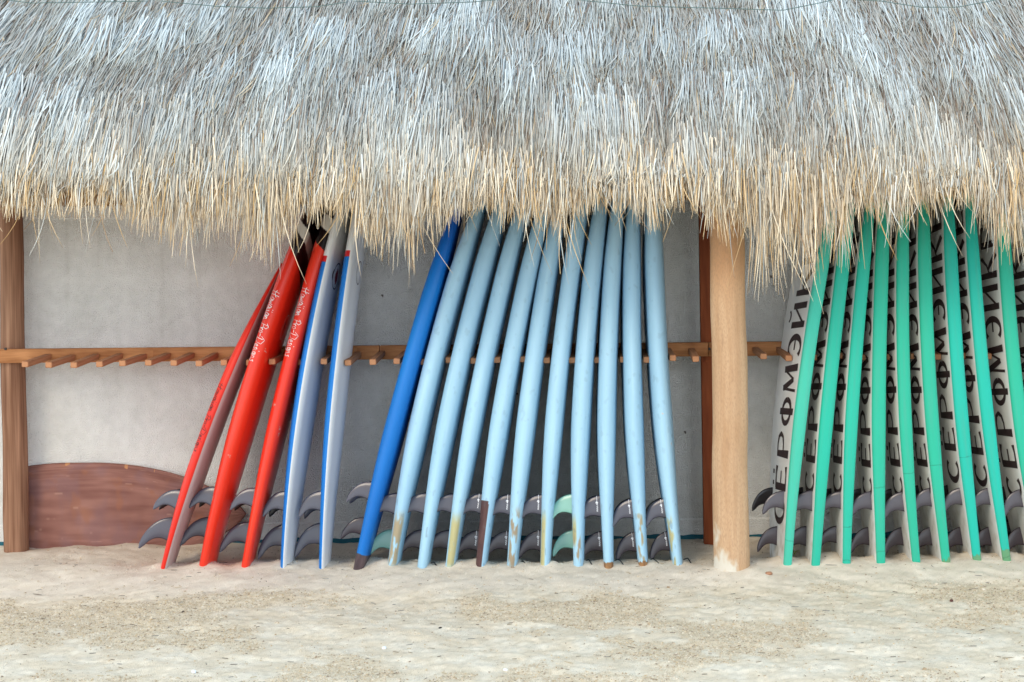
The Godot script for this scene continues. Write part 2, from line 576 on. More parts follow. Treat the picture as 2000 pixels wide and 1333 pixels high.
func board_image(kind: String, bd: Dictionary, sd: int) -> Image:
	var W := 128
	var H := 640
	var im := Image.create(W, H, false, Image.FORMAT_RGB8)
	var big := noise(0.9, sd, 3)
	var spk := noise(9.0, sd + 3, 3)
	var scr := noise(3.0, sd + 8, 2)
	var L: float = bd.length
	for y in H:
		var s := L * y / H
		for x in W:
			var u := float(x) / W
			var a := (u - 0.5) * 0.9      # rough distance round the board
			var c: Color
			var n1 := big.get_noise_2d(a * 3.0, s)
			var n2 := spk.get_noise_2d(a * 1.6, s)
			match kind:
				"sky":
					c = Color(0.635, 0.785, 0.870).lerp(Color(0.595, 0.750, 0.845), clampf(0.5 + n1, 0, 1))
					c = c.lerp(Color(0.72, 0.85, 0.90), clampf(scr.get_noise_2d(a * 9.0, s * 0.6) - 0.25, 0, 1) * 0.6)
					var st: Array = bd.get("stain", [])
					for w in st:
						# [from, to, centre u, half width, strength, colour]
						var k := smoothstep(w[0] - 0.03, w[0] + 0.03, s) * (1.0 - smoothstep(w[1] - 0.06, w[1] + 0.02, s))
						k *= 1.0 - smoothstep(w[3] * 0.5, w[3], absf(u - w[2]) + n1 * 0.03)
						k *= smoothstep(0.55 - w[4], 0.75 - w[4], 0.5 + n2 * 0.6 + n1 * 0.3)
						c = c.lerp(w[5], clampf(k, 0, 1) * 0.92)
					if s < bd.get("tip", 0.0) + n2 * 0.012:
						c = Color(0.62, 0.47, 0.32).lerp(Color(0.47, 0.34, 0.23), 0.5 + n2)
					if bd.has("patch") and u > 0.478 and u < 0.62 and s < bd.patch - maxf(0.0, 0.49 - u) * 2.0:
						c = Color(0.30, 0.20, 0.20).lerp(Color(0.36, 0.26, 0.25), 0.5 + n2)
					c = c.lerp(Color(0.36, 0.42, 0.47), 0.35 * smoothstep(0.46, 0.62, scr.get_noise_2d(a * 5.0 + 40.0, s * 4.0)) * (0.3 + 0.7 * (1.0 - smoothstep(0.1, 0.5, s))))
				"blue":
					c = Color(0.03, 0.45, 0.77).lerp(Color(0.05, 0.41, 0.73), 0.5 + n1)
					if s > L * 0.62: c = c.lerp(Color(0.06, 0.32, 0.70), smoothstep(L * 0.62, L * 0.9, s))
					if s < 0.105 + 0.01 * (u - 0.5):
						c = Color(0.26, 0.21, 0.23).lerp(Color(0.36, 0.30, 0.31), clampf(0.5 + n2, 0, 1))
				"red_short":
					c = Color(0.80, 0.14, 0.10).lerp(Color(0.86, 0.19, 0.12), 0.5 + n1)
					if u < 0.468: c = Color(0.74, 0.69, 0.68).lerp(Color(0.68, 0.63, 0.63), 0.5 + n1)
				"red":
					c = Color(0.85, 0.19, 0.12).lerp(Color(0.89, 0.235, 0.155), 0.5 + n1)
					var cut: float = (0.5 - u) * bd.get("slant", 0.5)
					if s > bd.band0 - cut: c = Color(0.10, 0.06, 0.07)
					if s > bd.band1 - cut * 0.8: c = Color(0.80, 0.78, 0.74)
					if s > bd.band2 - cut * 0.6: c = Color(0.10, 0.06, 0.07)
				"stripe":
					c = Color(0.90, 0.905, 0.90).lerp(Color(0.86, 0.865, 0.86), 0.5 + n1)
					if u > 0.488:
						if s < bd.band0: c = Color(0.01, 0.45, 0.78).lerp(Color(0.02, 0.42, 0.74), 0.5 + n1)
						elif s < bd.band0 + 0.028: c = Color(0.80, 0.12, 0.14)
					c = c.lerp(Color(0.45, 0.3, 0.28), 0.8 * smoothstep(0.62, 0.72, spk.get_noise_2d(a * 0.7 + 9.0, s * 0.5)) * float(s < 0.7))
				"green":
					c = Color(0.11, 0.70, 0.60).lerp(Color(0.15, 0.66, 0.55), clampf(0.5 + n1 * 1.4, 0, 1))
					c = c.lerp(bd.tint, 0.6).lerp(Color(0.36, 0.60, 0.54), 0.12)
					c = c.lerp(Color(0.35, 0.62, 0.55), clampf(scr.get_noise_2d(a * 10.0, s * 0.7), 0, 1) * 0.5)
					if u > 0.592:
						c = Color(0.93, 0.93, 0.92).lerp(Color(0.88, 0.88, 0.87), clampf(0.5 + n1, 0, 1))
						c = c.lerp(Color(0.62, 0.58, 0.50), clampf(n2 * 0.8, 0, 1) * (1.0 - smoothstep(0.0, 0.5, s)))
					elif u < 0.40:
						c = Color(0.80, 0.80, 0.76)
					elif s < bd.get("tip", 0.0) + n2 * 0.02:
						c = c.lerp(Color(0.46, 0.54, 0.36), 0.75)
					# a few hairline creases across the rail
					for cr in bd.get("crease", []):
						if absf(s - cr - n1 * 0.012) < 0.002 and u > 0.4 and u < 0.592: c = c.darkened(0.16 + 0.1 * n2)
			im.set_pixel(x, y, c)
	# chips
	for i in bd.get("chips", 0):
		var px := int(W * (0.43 + 0.14 * rng.randf()))
		var py := int(H * (0.06 + 0.4 * rng.randf()))
		for k in 5:
			im.set_pixel(clampi(px + rng.randi_range(-1, 1), 0, W - 1), clampi(py + rng.randi_range(-2, 2), 0, H - 1), Color(0.75, 0.72, 0.70))
	return im

func make_board(bd: Dictionary, kind: String, label: String, group: String, sd: int) -> Node3D:
	bd.merge({"half": 0.24, "tail": 0.135, "nose": 2.2, "thick": 0.08, "lean": 10.0, "zbase": 0.57, "length": 2.2})
	prepare(bd)
	for b in [["band0", "py0"], ["band1", "py1"], ["band2", "py2"], ["patch", "pyp"]]:
		if bd.has(b[1]): bd[b[0]] = up_board(bd, bd[b[1]])
	var root := thing("surfboard", label, "surfboard", Vector3(bd.C[0].x, 0.0, bd.C[0].z), group)
	var m := tex_mat(board_image(kind, bd, sd), bd.get("rough", 0.5), 0.4)
	var h := part("hull", hull_mesh(bd), m, root, -root.position)
	return root

# ------------------------------------------------------------------ sand

func sand_height(x: float, z: float) -> float:
	var h := 0.040 * exp(-pow((z - 0.70) / 0.24, 2.0)) - 0.02 * smoothstep(0.95, 1.7, z)
	h += 0.020 * n_big.get_noise_2d(x * 0.7, z)
	var out := smoothstep(0.85, 1.2, z)
	h += lerpf(0.015, 0.016, out) * n_mid.get_noise_2d(x * lerpf(1.0, 0.8, out), z * lerpf(1.0, 0.95, out))
	h += lerpf(0.003, 0.0055, out) * n_fine.get_noise_2d(x * 0.8, z)
	return h + pile(x, z)

func pile(x: float, z: float) -> float:
	# sand heaped round the tails and posts
	var h := 0.0
	if z < 0.25 or z > 1.15: return h
	for p in piles:
		var dx: float = absf(x - p.x)
		if dx < 0.2:
			var q: float = dx * dx / (p.z * p.z) + (z - p.y) * (z - p.y) / (p.z * p.z * 2.2)
			if q < 6.0: h += 0.020 * exp(-q)
	return h

func gravel(x: float, z: float) -> float:
	var g := n_grav.get_noise_2d(x * 1.25, z * 1.5) + 0.38 * n_mid.get_noise_2d(x * 1.5 + 20.0, z * 1.6)
	return smoothstep(-0.06, 0.26, g) * smoothstep(0.92, 1.12, z + 0.06 * n_mid.get_noise_2d(x * 0.6, 3.0))

func axis(lo: float, hi: float, step: float, far: float) -> PackedFloat32Array:
	var a := PackedFloat32Array()
	var d := step * 2.0
	var v := lo
	var left := []
	while v > -far:
		v -= d
		d *= 1.6
		left.append(v)
	left.reverse()
	for q in left: a.append(q)
	v = lo
	while v < hi:
		a.append(v); v += step
	a.append(hi)
	d = step * 2.0
	v = hi
	while v < far:
		v += d
		d *= 1.6
		a.append(v)
	return a

func build_sand() -> void:
	var xs := axis(-2.9, 2.45, 0.0105, 400.0)
	var zs := axis(-0.06, 2.55, 0.0105, 400.0)
	var nx := xs.size()
	var nz := zs.size()
	var P := PackedVector3Array(); P.resize(nx * nz)
	var Q := PackedVector3Array(); Q.resize(nx * nz)
	var K := PackedColorArray(); K.resize(nx * nz)
	for j in nz:
		for i in nx:
			P[j * nx + i] = Vector3(xs[i], sand_height(xs[i], zs[j]), zs[j])
	for j in nz:
		for i in nx:
			var o := j * nx + i
			var x := xs[i]
			var z := zs[j]
			var a: Vector3 = P[j * nx + mini(i + 1, nx - 1)] - P[j * nx + maxi(i - 1, 0)]
			var b: Vector3 = P[mini(j + 1, nz - 1) * nx + i] - P[maxi(j - 1, 0) * nx + i]
			Q[o] = b.cross(a).normalized()
			var n := n_mid.get_noise_2d(x * 2.2 + 11.0, z * 2.2)
			var fine := n_fine.get_noise_2d(x * 2.0 + 5.0, z * 2.4)
			var c := Color(0.765, 0.675, 0.56).lerp(Color(0.695, 0.60, 0.485), clampf(0.4 + n * 1.0, 0, 1))
			var out := smoothstep(0.92, 1.10, z + 0.07 * n_mid.get_noise_2d(x * 0.6, 3.0) + 0.02 * fine)
			var oc := Color(0.715, 0.605, 0.46).lerp(Color(0.775, 0.685, 0.555), clampf(0.45 + n * 1.3, 0, 1))
			oc = oc.lerp(Color(0.60, 0.485, 0.335), gravel(x, z) * (0.50 + 0.4 * clampf(fine * 2.0, -0.6, 0.6)))
			c = c.lerp(oc, out)
			c = c.lerp(c.darkened(0.3), clampf(fine * 0.9, 0, 1) * lerpf(0.5, 1.0, out))
			K[o] = c
	var I := PackedInt32Array(); I.resize((nx - 1) * (nz - 1) * 6)
	var w := 0
	for j in nz - 1:
		for i in nx - 1:
			var a := j * nx + i
			for k in [a, a + 1, a + nx, a + 1, a + nx + 1, a + nx]:
				I[w] = k
				w += 1
	var arr := []
	arr.resize(Mesh.ARRAY_MAX)
	arr[Mesh.ARRAY_VERTEX] = P
	arr[Mesh.ARRAY_NORMAL] = Q
	arr[Mesh.ARRAY_COLOR] = K
	arr[Mesh.ARRAY_INDEX] = I
	var mesh := ArrayMesh.new()
	mesh.add_surface_from_arrays(Mesh.PRIMITIVE_TRIANGLES, arr)
	var m := mat(Color.WHITE, 0.95, 0.2)
	m.vertex_color_use_as_albedo = true
	m.uv1_triplanar = true
	m.uv1_world_triplanar = true
	m.uv1_scale = Vector3(2.3, 2.3, 2.3)
	m.heightmap_enabled = true
	m.heightmap_texture = noise_tex(0.09, 31, 4, 1024)
	m.heightmap_scale = 0.5
	var o := part("sand", mesh, m, self)
	o.set_meta("kind", "structure")

func pebble_mesh(sd: int) -> Mesh:
	var r := RandomNumberGenerator.new()
	r.seed = sd
	var st := SurfaceTool.new()
	st.begin(Mesh.PRIMITIVE_TRIANGLES)
	st.set_smooth_group(-1)
	var v := []
	for d in [Vector3.RIGHT, Vector3.LEFT, Vector3.UP, Vector3.DOWN, Vector3.BACK, Vector3.FORWARD]:
		v.append(d * r.randf_range(0.7, 1.2) + Vector3(r.randf_range(-0.2, 0.2), r.randf_range(-0.2, 0.2), r.randf_range(-0.2, 0.2)))
	for f in [[2, 0, 4], [2, 4, 1], [2, 1, 5], [2, 5, 0], [3, 4, 0], [3, 1, 4], [3, 5, 1], [3, 0, 5]]:
		tri(st, v[f[0]], v[f[2]], v[f[1]])
	st.generate_normals()
	return st.commit()

func round_pebble(sd: int) -> Mesh:
	var nz := noise(0.9, sd, 2)
	var rows := []
	var us := PackedFloat32Array()
	var vs := PackedFloat32Array()
	for j in 13: us.append(j / 12.0)
	for i in 9:
		var th := PI * i / 8.0
		var row := []
		for j in 13:
			var a := TAU * (j % 12) / 12.0
			var d := Vector3(sin(th) * cos(a), cos(th), sin(th) * sin(a))
			row.append(d * (1.0 + 0.25 * nz.get_noise_3dv(d * 1.4)) * Vector3(1.3, 0.7, 0.9))
		rows.append(row); vs.append(i / 8.0)
	return sheet(rows, us, vs, true).commit()

func build_litter() -> void:
	var m := mat(Color.WHITE, 0.9, 0.3)
	m.vertex_color_use_as_albedo = true
	var mm := MultiMesh.new()
	mm.transform_format = MultiMesh.TRANSFORM_3D
	mm.use_colors = true
	mm.mesh = pebble_mesh(3)
	var many := 60000
	mm.instance_count = many
	var tones := [Color(0.60, 0.53, 0.42), Color(0.48, 0.36, 0.22), Color(0.36, 0.26, 0.16), Color(0.55, 0.44, 0.30), Color(0.24, 0.18, 0.13), Color(0.62, 0.55, 0.45), Color(0.45, 0.36, 0.26), Color(0.50, 0.42, 0.31)]
	var k := 0
	while k < many:
		var x := rng.randf_range(-2.6, 2.2)
		var z := rng.randf_range(0.1, 2.5)
		var g := gravel(x, z)
		if rng.randf() > 0.05 + g * 0.95:
			continue
		var s := 0.0011 + 0.0030 * pow(rng.randf(), 3.5)
		if rng.randf() < 0.004: s *= 2.0
		var b := Basis.from_euler(Vector3(rng.randf() * TAU, rng.randf() * TAU, rng.randf() * TAU)).scaled(Vector3(s * 1.5, s, s * 1.3))
		mm.set_instance_transform(k, Transform3D(b, Vector3(x, sand_height(x, z) + s * 0.25, z)))
		var c: Color = tones[rng.randi() % tones.size()]
		mm.set_instance_color(k, c.lerp(tones[0], 0.35 * rng.randf()))
		k += 1
	var o := MultiMeshInstance3D.new()
	o.name = numbered("sand_grit")
	o.multimesh = mm
	o.material_override = m
	add_child(o, true)
	tag(o, "coarse tan grit and broken shell scattered over the open sand", "grit", "", "stuff")
	# bits of straw and twig
	var tw := MultiMesh.new()
	tw.transform_format = MultiMesh.TRANSFORM_3D
	tw.use_colors = true
	tw.mesh = bar_mesh(Vector3(-0.5, 0, 0), Vector3(0.5, 0, 0.06), 0.5, 0.5, 0.1)
	tw.instance_count = 330
	for i in 330:
		var x := rng.randf_range(-2.5, 2.1)
		var z := rng.randf_range(0.45, 2.45)
		var l := rng.randf_range(0.008, 0.03) * (1.8 if rng.randf() < 0.12 else 1.0)
		var b := Basis(Vector3.UP, rng.randf_range(-0.7, 0.7) + (PI / 2 if rng.randf() < 0.12 else 0.0)).scaled_local(Vector3(l, 0.0016, 0.0018))
		tw.set_instance_transform(i, Transform3D(b, Vector3(x, sand_height(x, z) + 0.0022, z)))
		tw.set_instance_color(i, [Color(0.10, 0.07, 0.05), Color(0.22, 0.16, 0.10), Color(0.42, 0.32, 0.18), Color(0.15, 0.14, 0.13)][rng.randi() % 4])
	var t := MultiMeshInstance3D.new()
	t.name = numbered("straw_litter")
	t.multimesh = tw
	t.material_override = m
	add_child(t, true)
	tag(t, "short dark bits of straw and twig strewn across the sand", "litter", "", "stuff")

# ------------------------------------------------------------------ thatch

var roof_curve := []        # points (z, y, angle) every 2 cm, from the ridge end down and past the eave
const ROOF_TOP := 2.05

func roof_at(r: float) -> Array:
	# r: distance up the slope from the eave's edge; negative hangs below it
	var q := clampf((ROOF_TOP - r) / 0.02, 0.0, roof_curve.size() - 1.001)
	var i := int(q)
	var f := q - i
	var a: Array = roof_curve[i]
	var b: Array = roof_curve[i + 1]
	return [lerpf(a[0], b[0], f), lerpf(a[1], b[1], f), lerpf(a[2], b[2], f)]

func build_roof_curve() -> void:
	# walk down from the top; slope 32 degrees, turning steep at the eave
	var raw := []
	var z := 0.0
	var y := 0.0
	var r := ROOF_TOP
	while r > -0.75:
		var a := lerpf(deg_to_rad(33), deg_to_rad(60), smoothstep(0.75, 0.05, r))
		a = lerpf(a, deg_to_rad(86), smoothstep(0.10, -0.15, r))
		raw.append([z, y, a, r])
		z += cos(a) * 0.02
		y -= sin(a) * 0.02
		r -= 0.02
	var e := []
	for p in raw:
		if absf(p[3]) < 0.011: e = p
	for p in raw:
		roof_curve.append([p[0] - e[0] + 1.16, p[1] - e[1] + 1.80, p[2]])

func blade_mesh(bend: float, sag: float) -> Mesh:
	# a narrow folded leaf, one metre long, hanging down -y, its outside towards +z
	var st := SurfaceTool.new()
	st.begin(Mesh.PRIMITIVE_TRIANGLES)
	st.set_smooth_group(0)
	var n := 6
	for i in n + 1:
		var t := float(i) / n
		var x := bend * t * t
		var z := sag * (t - t * t) * 4.0
		var w := 0.58 * (0.8 + 0.4 * t) * (1.0 - 0.88 * pow(clampf((t - 0.3) / 0.7, 0.0, 1.0), 1.6))
		var c := Color(1, 1, 1).lerp(Color(1.0, 0.95, 0.86), smoothstep(0.5, 1.0, t))
		for k in [-1, 0, 1]:
			st.set_color(c)
			st.add_vertex(Vector3(x, -t, z) + Vector3(k * w, 0, 0.0 if k != 0 else 0.35) * Vector3(1, 1, 1) * Vector3(0.01, 1, 0.01))
	for i in n:
		for k in 2:
			var a := i * 3 + k
			for q in [a, a + 1, a + 3, a + 1, a + 4, a + 3]: st.add_index(q)
	st.generate_normals()
	return st.commit()

const FRINGE := [-60, 400, 0, 410, 90, 395, 200, 385, 255, 430, 300, 480, 350, 500, 400, 470, 450, 480, 515, 545, 560, 480, 585, 385, 610, 425, 645, 420, 700, 440, 760, 505, 815, 520, 880, 465, 950, 420, 1020, 440, 1100, 480, 1175, 375, 1215, 390, 1250, 460, 1310, 385, 1350, 370, 1400, 470, 1430, 410, 1465, 520, 1490, 565, 1540, 545, 1600, 520, 1645, 510, 1690, 405, 1730, 480, 1800, 420, 1850, 385, 1905, 385, 1945, 500, 2000, 510, 2080, 470]

func fringe_y(px: float) -> float:
	for i in range(0, FRINGE.size() - 2, 2):
		if px < FRINGE[i + 2]:
			return lerpf(FRINGE[i + 1], FRINGE[i + 3], clampf((px - FRINGE[i]) / (FRINGE[i + 2] - FRINGE[i]), 0, 1))
	return 450.0 + 50.0 * sin(px * 0.02)

func drop_at(x: float) -> float:
	var px := x * FOCAL / 7.03 + CX
	return 1.765 - EYE + (fringe_y(px) - CY + (px - CX) * ROLL) * 7.03 / FOCAL

func build_roof() -> Node3D:
	build_roof_curve()
	var roof := thing("thatched_roof", "shaggy thatched roof of grey weathered straw with golden hanging fringe", "roof", Vector3(0, 1.8, 0.0))
	var x0 := -3.15
	var x1 := 5.2
	# the packed straw body under the loose straw
	var body := SurfaceTool.new()
	var rows := []
	var us := PackedFloat32Array([0, 1])
	var vs := PackedFloat32Array()
	var prof := []
	for r in [0.03, 0.1, 0.2, 0.35, 0.6, 1.0, 1.5, ROOF_TOP]:
		var p := roof_at(r)
		prof.append(Vector2(p[0] - sin(p[2]) * 0.05, p[1] - cos(p[2]) * 0.05))
	var top: Vector2 = prof[-1]
	prof.append(top + Vector2(-0.08, 0.01))
	prof.append(Vector2(top.x - 1.0, lerpf(top.y, 1.58, 0.48)))
	prof.append(Vector2(top.x - 2.0, 1.58))
	var under := []
	for i in prof.size():
		var d: Vector2 = (prof[mini(i + 1, prof.size() - 1)] - prof[maxi(i - 1, 0)]).normalized()
		under.append(prof[i] + Vector2(d.y, -d.x) * -0.10)
	# keep the underside below the outside
	for i in under.size():
		if under[i].y > prof[i].y: under[i] = prof[i] * 2.0 - under[i]
	var ring := prof.duplicate()
	under.reverse()
	ring.append_array(under)
	ring.append(prof[0])
	for i in ring.size():
		rows.append([Vector3(x0 - 0.9, ring[i].y, ring[i].x), Vector3(x1, ring[i].y, ring[i].x)])
		vs.append(i)
	body = sheet(rows, us, vs)
	var bm := mat(Color.WHITE, 0.95, 0.2)
	bm.uv1_triplanar = true
	bm.uv1_world_triplanar = true
	bm.uv1_scale = Vector3(3.0, 0.5, 3.0)
	var grad := Gradient.new()
	grad.set_color(0, Color(0.46, 0.32, 0.20))
	grad.set_color(1, Color(0.80, 0.63, 0.42))
	var bt := noise_tex(0.05, 77, 4, 256)
	bt.color_ramp = grad
	bm.albedo_texture = bt
	part("straw_body", body.commit(), bm, roof, -roof.position)
	# poles that carry it
	var pole_m := tex_mat(wood_image(64, 256, Color(0.62, 0.42, 0.26), Color(0.40, 0.24, 0.14), 51), 0.8, 0.3)
	var beam := []
	for i in 15: beam.append(Vector3(lerpf(x0 + 0.1, x1 - 0.1, i / 14.0), 1.955 + 0.006 * sin(i * 2.1), 0.79))
	part("eave_beam", tube_mesh(beam, 0.05, 0.045, 12), pole_m, roof, -roof.position)
	var beam2 := []
	for i in 15: beam2.append(Vector3(lerpf(x0 + 0.1, x1 - 0.1, i / 14.0), 2.28 + 0.006 * sin(i * 1.7), 0.02))
	part("wall_beam", tube_mesh(beam2, 0.045, 0.045, 12), pole_m, roof, -roof.position)
	for i in 13:
		var x := x0 + 0.25 + i * 0.66
		var a := roof_at(0.22)
		var b := roof_at(ROOF_TOP)
		part("rafter", tube_mesh([Vector3(x, a[1] - 0.19, a[0] - 0.10), Vector3(x, (a[1] + b[1]) * 0.5 - 0.215, (a[0] + b[0]) * 0.5), Vector3(x, b[1] - 0.2, b[0])], 0.032, 0.028, 9), pole_m, roof, -roof.position)
	# loose straw in tufts
	var straw := mat(Color.WHITE, 0.75, 0.3)
	straw.vertex_color_use_as_albedo = true
	straw.backlight_enabled = true
	straw.backlight = Color(0.25, 0.25, 0.25)
	var kinds := [blade_mesh(0.01, 0.006), blade_mesh(-0.02, 0.012), blade_mesh(0.045, -0.008), blade_mesh(-0.08, 0.02), blade_mesh(0.20, 0.04), blade_mesh(-0.17, -0.04)]
	var xf := [[], [], [], [], [], []]
	var tone := [[], [], [], [], [], []]
	var nb := noise(1.7, 401, 2)
	var nf := noise(5.0, 402, 2)
	var grey := Color(0.385, 0.41, 0.41)
	var pale := Color(0.61, 0.655, 0.665)
	var tan_c := Color(0.72, 0.585, 0.42)
	var gold := Color(0.55, 0.37, 0.17)
	var brown := Color(0.26, 0.165, 0.105)
	# tufts over the slope
	var rows_n := 43
	for row in rows_n:
		var r_row := ROOF_TOP - 0.02 - row * (ROOF_TOP - 0.04) / (rows_n - 1)
		var x := x0
		while x < x1:
			var seen := x > -2.85 and x < 2.35
			var gap := 0.043 if seen else 0.12
			x += gap * rng.randf_range(0.6, 1.4)
			var r := r_row + rng.randf_range(-0.04, 0.04)
			var shade := nb.get_noise_2d(x, r) * 0.8 + nf.get_noise_2d(x, r) * 0.5
			var turn := rng.randf_range(-0.05, 0.05) + 0.13 * nb.get_noise_2d(x * 1.4 + 30.0, r * 1.4)
			var lift := rng.randf_range(-0.018, 0.026) + 0.04 * shade
			var count := 21 if seen else 7
			for i in count:
				var deep := rng.randf()
				var l := rng.randf_range(0.20, 0.46)
				var end := maxf(r - l, -lerpf(0.0, drop_at(x) * 1.02 + 0.02, pow(rng.randf(), 1.25)))
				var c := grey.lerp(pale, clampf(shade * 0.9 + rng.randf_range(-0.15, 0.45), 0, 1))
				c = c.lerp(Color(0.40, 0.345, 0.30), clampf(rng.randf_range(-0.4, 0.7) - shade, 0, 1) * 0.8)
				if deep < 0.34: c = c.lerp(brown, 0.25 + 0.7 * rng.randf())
				elif deep < 0.42: c = c.lerp(gold, 0.6)
				elif rng.randf() < 0.06: c = c.lerp(Color(0.17, 0.11, 0.08), 0.8)
				c = c.lerp(tan_c, smoothstep(0.22, -0.25, end) * (0.2 + 0.7 * rng.randf()))
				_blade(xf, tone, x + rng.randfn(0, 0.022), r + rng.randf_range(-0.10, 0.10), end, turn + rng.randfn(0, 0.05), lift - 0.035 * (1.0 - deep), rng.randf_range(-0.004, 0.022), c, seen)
	# the hanging fringe
	var x := x0
	while x < x1:
		var seen := x > -2.85 and x < 2.35
		x += (0.0105 if seen else 0.03) * rng.randf_range(0.4, 1.6)
		var turn := rng.randf_range(-0.10, 0.10)
		var len_k := 0.0
		var clump := rng.randf()
		len_k -= 0.55 * nf.get_noise_2d(x * 2.6, 9.0)
		var wild := rng.randf() < 0.17
		for i in 10:
			var far := drop_at(x)
			var near := far - maxf((fringe_y(x * FOCAL / 7.03 + CX) - 378.0) * 0.0022 * 0.72, 0.0) - 0.02
			var drop := lerpf(near, far + 0.085, pow(clampf(0.5 * clump + 0.5 * rng.randf() - len_k, 0.0, 1.0), 1.6))
			var end := -drop - rng.randf_range(-0.02, 0.03)
			if wild and i < 2: end -= 0.03 + 0.24 * pow(rng.randf(), 1.6)
			var r := rng.randf_range(-0.02, 0.24 * sqrt(rng.randf()))
			var q := rng.randf()
			var c := tan_c.lerp(Color(0.82, 0.74, 0.60), rng.randf())
			if q < 0.22: c = gold.lerp(tan_c, rng.randf() * 0.6)
			elif q < 0.34: c = brown.lerp(gold, rng.randf())
			elif q < 0.50: c = grey.lerp(pale, rng.randf())
			var back := rng.randf() * 0.13 - 0.025
			_blade(xf, tone, x + rng.randfn(0, 0.014), r, minf(end, r - 0.15), turn + rng.randfn(0, 0.065) * (2.0 if wild and i < 3 else 1.0), 0.01 - back, rng.randf_range(-0.01, 0.025), c, seen, wild and i < 2)
	for k in 6:
		var mm := MultiMesh.new()
		mm.transform_format = MultiMesh.TRANSFORM_3D
		mm.use_colors = true
		mm.mesh = kinds[k]
		mm.instance_count = xf[k].size()
		for i in xf[k].size():
			mm.set_instance_transform(i, xf[k][i])
			mm.set_instance_color(i, tone[k][i])
		var o := MultiMeshInstance3D.new()
		o.name = "straw" if k == 0 else "straw_%03d" % k
		o.multimesh = mm
		o.material_override = straw
		roof.add_child(o, true)
		o.position = -roof.position
		o.set_meta("kind", "stuff")
	return roof

func _blade(xf: Array, tone: Array, x: float, r: float, end: float, turn: float, lift0: float, lift1: float, c: Color, seen: bool, stray := false) -> void:
	var a := roof_at(r)
	var b := roof_at(end)
	var pa := Vector3(x, a[1] + cos(a[2]) * lift0, a[0] + sin(a[2]) * lift0)
	var hang := lift1 + lift0 * 0.6
	var pb := Vector3(x, b[1] + cos(b[2]) * hang, b[0] + sin(b[2]) * hang)
	var d := pb - pa
	var l := d.length()
	var dir := d.normalized()
	var nrm := Vector3.RIGHT.cross(dir).normalized()
	if nrm.z < 0.0: nrm = -nrm
	dir = dir.rotated(nrm, turn)
	var side := nrm.cross(dir).normalized()
	var twist := rng.randf_range(-0.9, 0.9)
	var up := -dir
	var ax := up.cross(nrm).normalized().rotated(up, twist)
	var az := ax.cross(up).normalized()
	var w := rng.randf_range(0.0030, 0.0070) * (0.80 if end < -0.08 else 1.0) if seen else rng.randf_range(0.010, 0.02)
	var k := 0
	var q := rng.randf()
	if q > 0.4: k = 1
	if q > 0.72: k = 2
	if q > 0.90: k = 3
	if stray: k = 4 if q > 0.5 else 5
	# the blade is modelled 1 cm wide and 1 m long
	xf[k].append(Transform3D(Basis(ax * (w / 0.01), up * l, az * (w / 0.01)), pa))
	var v := rng.randf_range(0.82, 1.15)
	tone[k].append(Color(c.r * v, c.g * v, c.b * v))

# ------------------------------------------------------------------ the scene

func _ready() -> void:
	rng.seed = 20240611
	# ---- camera
	var cam := Camera3D.new()
	cam.name = "camera"
	add_child(cam)
	cam.position = Vector3(0, EYE, CAMZ)
	cam.rotation.z = -ROLL
	cam.projection = Camera3D.PROJECTION_FRUSTUM
	cam.near = 0.1
	cam.far = 1500.0
	cam.size = 0.1 * 1333.0 / FOCAL
	cam.frustum_offset = Vector2(0.1 * (1000.0 - CX) / FOCAL, -0.1 * (666.5 - CY) / FOCAL)
	cam.current = true
	# ---- sky and light
	var we := WorldEnvironment.new()
	we.name = "environment"
	var env := Environment.new()
	env.background_mode = Environment.BG_SKY
	var sky := Sky.new()
	var sm := ProceduralSkyMaterial.new()
	sm.sky_top_color = Color(0.57, 0.69, 0.78)
	sm.sky_horizon_color = Color(0.97, 0.985, 1.0)
	sm.sky_energy_multiplier = 1.2
	sm.sky_curve = 0.45
	sm.ground_bottom_color = Color(0.62, 0.57, 0.49)
	sm.ground_horizon_color = Color(0.78, 0.75, 0.70)
	sky.sky_material = sm
	env.sky = sky
	env.tonemap_mode = Environment.TONE_MAPPER_LINEAR
	env.tonemap_exposure = 1.98
	env.sdfgi_enabled = true
	env.ssao_enabled = true
	env.ssil_enabled = true
	we.environment = env
	add_child(we)
	var sun := DirectionalLight3D.new()
	sun.name = "sun"
	sun.light_color = Color(1.0, 0.945, 0.86)
	sun.light_energy = 0.28
	sun.light_angular_distance = 20.0
	sun.shadow_enabled = true
	add_child(sun)
	sun.look_at_from_position(Vector3(-3.5, 6.0, 6.5), Vector3.ZERO)

	n_big = noise(0.55, 11, 2)
	n_mid = noise(2.6, 12, 3)
	n_fine = noise(15.0, 13, 3)
	n_grav = noise(0.75, 14, 3)

	for px in [321, 399, 477, 553, 628, 707, 768, 827, 881, 941, 1002, 1066, 1131, 1190, 1258, 1325, 1536, 1594, 1655, 1722, 1791, 1849, 1910, 1968]:
		var q := spot(px, 1100, 0.66)
		piles.append(Vector3(q.x + 0.03 * sin(px * 1.7), 0.62 + 0.04 * sin(px * 2.3), 0.055 + 0.012 * sin(px * 0.9)))
	var foot := spot(1426, 1115, 0.8)
	piles.append(Vector3(foot.x - 0.02, 0.82, 0.11))
	piles.append(Vector3(foot.x + 0.10, 0.85, 0.08))
	build_sand()
	build_wall()
	build_posts()
	build_roof()
	build_cords()
	build_rack()
	build_red_boards()
	build_blue_boards()
	build_green_boards()
	build_wooden_board()
	build_crate()
	build_hedge()
	build_small_things()
	build_litter()

